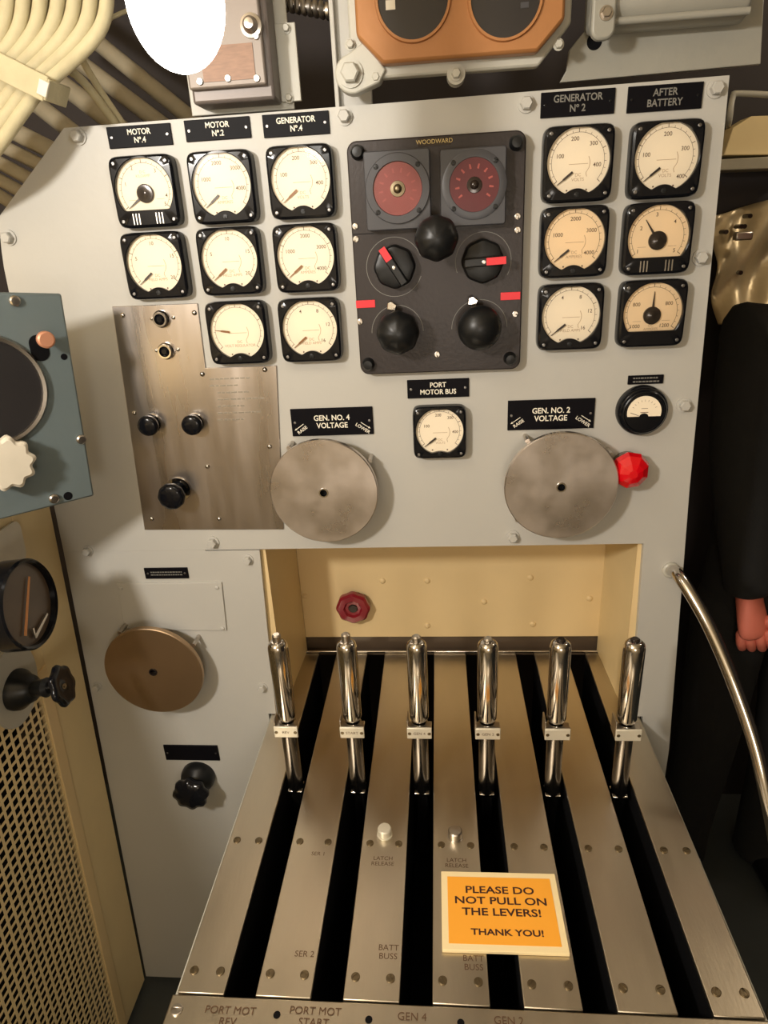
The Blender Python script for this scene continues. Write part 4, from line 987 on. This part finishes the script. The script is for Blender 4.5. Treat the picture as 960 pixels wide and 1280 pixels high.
b = nb(); tube(b, [(xl + .03, -0.045, zlo + .008), (xr - .004, -0.045, zlo + .008)], 0.0045, 12); obj('lip', b, PAINT_SHADED, cb, True)
v = U(756, 16, -.06); lg = obj('lug', prism(nb(), [(v[0] + x, v[1] + z) for x, z in rrect(0.030, 0.055, 0.012)], -0.058, -0.045), PAINT_SHADED, cb, bevel=0.003)
obj('bolt', hexbolt(nb(), (v[0] + .002, -0.058, v[1]), N, 0.0062, 0.007), SCREW, lg, True, angle=25)

# ------------------------------------------------------------------ compartment beyond, on the right
def polyobj(name, pts, y, th, m, label, cat, bevel=0.002):
    P = [at(px, py, y) for px, py in pts]; c0 = P[0]
    o = obj(name, prism(nb(), [(p.x - c0.x, p.z - c0.z) for p in P], 0, th), m, None, bevel=bevel); o.location = c0; return tag(o, label, cat)
polyobj('tan_bracket', [(905, 194), (916, 160), (940, 145), (1010, 143), (1010, 193)], 0.60, 0.06, CREAM2, 'tan painted bracket plate beyond the panel edge', 'bracket')
polyobj('grey_shelf', [(900, 199), (1010, 193), (1010, 209), (900, 213)], 0.58, 0.08, PIPE, 'narrow grey ledge below the tan bracket', 'ledge')
w_ = [at(910, 158, 0.66), at(912, 148, 0.60), at(916, 122, 0.60), at(926, 117, 0.60), at(1000, 121, 0.60), at(1020, 122, 0.66)]
o = obj('bent_pipe', tube(nb(), [q - w_[0] for q in bez(w_, 6)], 0.006, 12), PAINT2, None, True); o.location = w_[0]; tag(o, 'thin grey bent pipe above the tan bracket', 'pipe')
# beaten metal cover: a dented sheet with real depth
c0 = at(930, 320, 0.61)
b = nb(); NX, NZ = 24, 20; gridv = []
L0, L1 = at(893, 272, .61), at(1040, 225, .61); D0, D1 = at(885, 400, .61), at(1040, 400, .61)
random.seed(7)
for j in range(NZ + 1):
    row = []
    for i in range(NX + 1):
        s, t = i / NX, j / NZ; pnt = (L0 * (1 - s) + L1 * s) * (1 - t) + (D0 * (1 - s) + D1 * s) * t
        pnt.y += 0.03 * math.sin(5 * s + 4 * t) * math.cos(6 * t) + 0.04 * t * t * -1 + 0.008 * math.sin(23 * s + 9 * t); row.append(b.verts.new(pnt - c0))
    gridv.append(row)
for j in range(NZ):
    for i in range(NX): b.faces.new((gridv[j][i], gridv[j][i + 1], gridv[j + 1][i + 1], gridv[j + 1][i]))
cm = thing('dented_cover', 'dented tan metal cover above the shoulder of the person in black', 'cover', tuple(c0))
o = obj('sheet', b, CRUMP, cm, True); s = o.modifiers.new('solid', 'SOLIDIFY'); s.thickness = 0.006
v0, v1 = at(917, 301, .565) - c0, at(940, 289, .565) - c0
obj('catch', bx(v0.x, v1.x, v0.y - .01, v0.y + 0.01, v0.z, v1.z), SCREW, cm, bevel=0.003)
b = nb()
for px, py in ((938, 270), (927, 283), (931, 283), (908, 290), (926, 341)):
    v = at(px, py, .585) - c0; obj('rivet', lathe(nb(), v, N, [(-0.03, 0.005), (0.0, 0.005)], 12), HUB, cm)

# ------------------------------------------------------------------ person in black
def skin_body(name, joints, bones, m, parent, sub=2, root=0):
    me = bpy.data.meshes.new(name); me.from_pydata([j[0] for j in joints], bones, []); me.update()
    o = bpy.data.objects.new(name, me); COL.objects.link(o); me.materials.append(m)
    sk = o.modifiers.new('skin', 'SKIN'); sk.use_smooth_shade = True
    if not me.skin_vertices: me.attributes.new
    sv = me.skin_vertices[0].data
    for i, j in enumerate(joints):
        r = j[1]; sv[i].radius = r if isinstance(r, tuple) else (r, r); sv[i].use_root = (i == root)
    s = o.modifiers.new('sub', 'SUBSURF'); s.levels = sub; s.render_levels = sub
    o.parent = parent; return o
PY = 0.40
sh_ = at(924, 418, PY - 0.04); el = at(928, 585, PY - 0.05); wr = at(936, 746, PY - 0.10); hd = at(942, 785, PY - 0.12)
hip = Vector((sh_.x + 0.15, PY, 0.92)); cxp = sh_.x + 0.185
per = thing('person', 'person in black jacket standing beyond the panel, hand hanging at their side', 'person', (cxp, PY, 0))
def Pp(v): return Vector(v) - Vector((cxp, PY, 0))
zS = sh_.z
J_ = [((0, 0, 0.94), (0.09, 0.07)), ((0, 0, 1.12), (0.10, 0.075)), ((0, 0, zS - 0.12), (0.115, 0.085)), ((0, 0, zS + 0.0), (0.085, 0.07)), ((0, -0.01, zS + 0.07), 0.055), ((0, -0.02, zS + 0.14), 0.062),
      ((0, -0.03, zS + 0.215), (0.078, 0.092)), ((0, -0.02, zS + 0.285), (0.058, 0.068)),
      (tuple(Pp(sh_) + Vector((0.035, 0.01, -0.005))), 0.055), (tuple(Pp(el)), 0.043), (tuple(Pp(wr)), 0.029), (tuple(Pp(wr * 0.62 + hd * 0.38)), (0.026, 0.036)), (tuple(Pp(hd)), (0.024, 0.042)), (tuple(Pp(hd + (hd - wr).normalized() * 0.028)), (0.020, 0.040)),
      ((0.165, 0, zS - 0.03), 0.055), ((0.215, 0.02, zS - 0.32), 0.043), ((0.225, -0.06, zS - 0.56), 0.029), ((0.225, -0.075, zS - 0.60), (0.026, 0.036)), ((0.225, -0.09, zS - 0.64), (0.024, 0.042)), ((0.225, -0.097, zS - 0.668), (0.020, 0.040)),
      ((-0.085, 0, 0.86), 0.065), ((-0.10, -0.01, 0.48), 0.05), ((-0.105, 0.01, 0.32), 0.040), ((-0.107, 0.015, 0.26), 0.038),
      ((0.085, 0, 0.86), 0.065), ((0.10, -0.01, 0.48), 0.05), ((0.105, 0.01, 0.32), 0.040), ((0.107, 0.015, 0.26), 0.038)]
Bn_ = [(0, 1), (1, 2), (2, 3), (3, 4), (4, 5), (5, 6), (6, 7), (2, 8), (8, 9), (9, 10), (10, 11), (11, 12), (12, 13), (2, 14), (14, 15), (15, 16), (16, 17), (17, 18), (18, 19), (0, 20), (20, 21), (21, 22), (22, 23), (0, 24), (24, 25), (25, 26), (26, 27)]
body = skin_body('body', J_, Bn_, SKIN, per)
def add_hand(pc, f, s, nn):
    """four fingers curled towards nn and a thumb on the -s side, each its own chain rooted inside the palm"""
    f = f.normalized(); s = (s - f * s.dot(f)).normalized(); nn = f.cross(s) * (1 if f.cross(s).dot(nn) > 0 else -1)
    for off, ln in ((-0.031, 0.040), (-0.0105, 0.045), (0.0105, 0.042), (0.030, 0.034)):
        r0 = pc + s * off * 0.85 + f * 0.004; k1 = pc + s * off + f * 0.034
        k2 = k1 + f * ln * 0.62 + nn * ln * 0.62; k3 = k2 - f * ln * 0.25 + nn * ln * 0.62; k4 = k3 - f * ln * 0.55 + nn * 0.002
        skin_body('finger', [(tuple(q), r) for q, r in ((r0, 0.0125), (k1, 0.0120), (k2, 0.0102), (k3, 0.0094), (k4, 0.0082))], [(0, 1), (1, 2), (2, 3), (3, 4)], SKIN, body)
    r0 = pc - s * 0.022 - f * 0.022; k1 = pc - s * 0.046 + f * 0.004 + nn * 0.010; k2 = k1 + f * 0.030 + nn * 0.016 + s * 0.006; k3 = k2 + f * 0.020 + nn * 0.010 + s * 0.012
    skin_body('thumb', [(tuple(q), r) for q, r in ((r0, 0.015), (k1, 0.0135), (k2, 0.0120), (k3, 0.0098))], [(0, 1), (1, 2), (2, 3)], SKIN, body)
add_hand(Pp(hd), hd - wr, Vector((0.85, -0.35, 0)) * -1, Vector((0.35, 0.85, 0)))
add_hand(Vector((0.225, -0.09, zS - 0.64)), Vector((0, -0.25, -1)), Vector((0.3, 0.9, 0)), Vector((-1, 0.2, 0)))
jk = [((0, 0, 0.80), (0.185, 0.125)), ((0, 0, 0.90), (0.178, 0.125)), ((0, 0, 1.12), (0.165, 0.118)), ((0, 0, zS - 0.12), (0.18, 0.13)), ((0, 0, zS + 0.01), (0.115, 0.09)), ((0, -0.005, zS + 0.055), 0.068),
      (tuple(Pp(sh_) + Vector((0.035, 0.01, -0.005))), 0.092), (tuple(Pp(el)), 0.070), (tuple(Pp(wr * 0.9 + el * 0.1)), 0.054), (tuple(Pp(wr)), 0.052),
      ((0.165, 0, zS - 0.03), 0.080), ((0.215, 0.02, zS - 0.32), 0.066), ((0.225, -0.06, zS - 0.55), 0.050)]
skin_body('jacket', jk, [(0, 1), (1, 2), (2, 3), (3, 4), (4, 5), (3, 6), (6, 7), (7, 8), (8, 9), (3, 10), (10, 11), (11, 12)], CLOTH, per)
for s in (-1, 1):
    skin_body('trouser_leg', [((s * 0.075, 0, 0.96), (0.09, 0.10)), ((s * 0.088, 0, 0.84), 0.098), ((s * 0.10, -0.01, 0.48), 0.080), ((s * 0.11, 0.02, 0.12), 0.072), ((s * 0.11, 0.02, 0.04), 0.074), ((s * 0.11, 0.02, 0.025), 0.074)], [(0, 1), (1, 2), (2, 3), (3, 4), (4, 5)], CLOTH, per)
for s in (-1, 1):
    skin_body('sock', [((s * 0.11, 0.02, 0.20), 0.046), ((s * 0.11, 0.02, 0.10), 0.046), ((s * 0.112, 0.01, 0.035), 0.046)], [(0, 1), (1, 2)], CLOTH, per)
    skin_body('shoe', [((s * 0.11, 0.04, 0.045), 0.045), ((s * 0.115, -0.06, 0.040), (0.046, 0.040)), ((s * 0.12, -0.17, 0.034), (0.042, 0.034))], [(0, 1), (1, 2)], BLACKMATT, per)
skin_body('hair', [((0, 0.02, zS + 0.20), (0.075, 0.085)), ((0, 0.005, zS + 0.285), (0.074, 0.084)), ((0, -0.03, zS + 0.315), (0.055, 0.065))], [(0, 1), (1, 2)], HAIRM, per)
for s in (-1, 1):
    ey = obj('eye', lathe(nb(), (s * 0.032, -0.106, zS + 0.215), N, ball_prof(0.012, -0.012, 8), 14), IVORY, per, True)
    obj('pupil', lathe(nb(), (s * 0.032, -0.118, zS + 0.215), N, ball_prof(0.005, -0.005, 6), 10), HAIRM, ey, True)
obj('lips', lathe(nb(), (0, -0.112, zS + 0.150), N, [(-0.01, 0.020), (0.006, 0.016), (0.010, 0.005)], 16, lambda a: 1 - 0.6 * abs(math.sin(a))), SKIN, per, True)
obj('nose', lathe(nb(), (0, -0.112, zS + 0.205), (0, -0.5, -1), [(0, 0.006), (0.018, 0.010), (0.036, 0.015), (0.046, 0.008)], 14), SKIN, per, True)
bpy.context.view_layer.update()
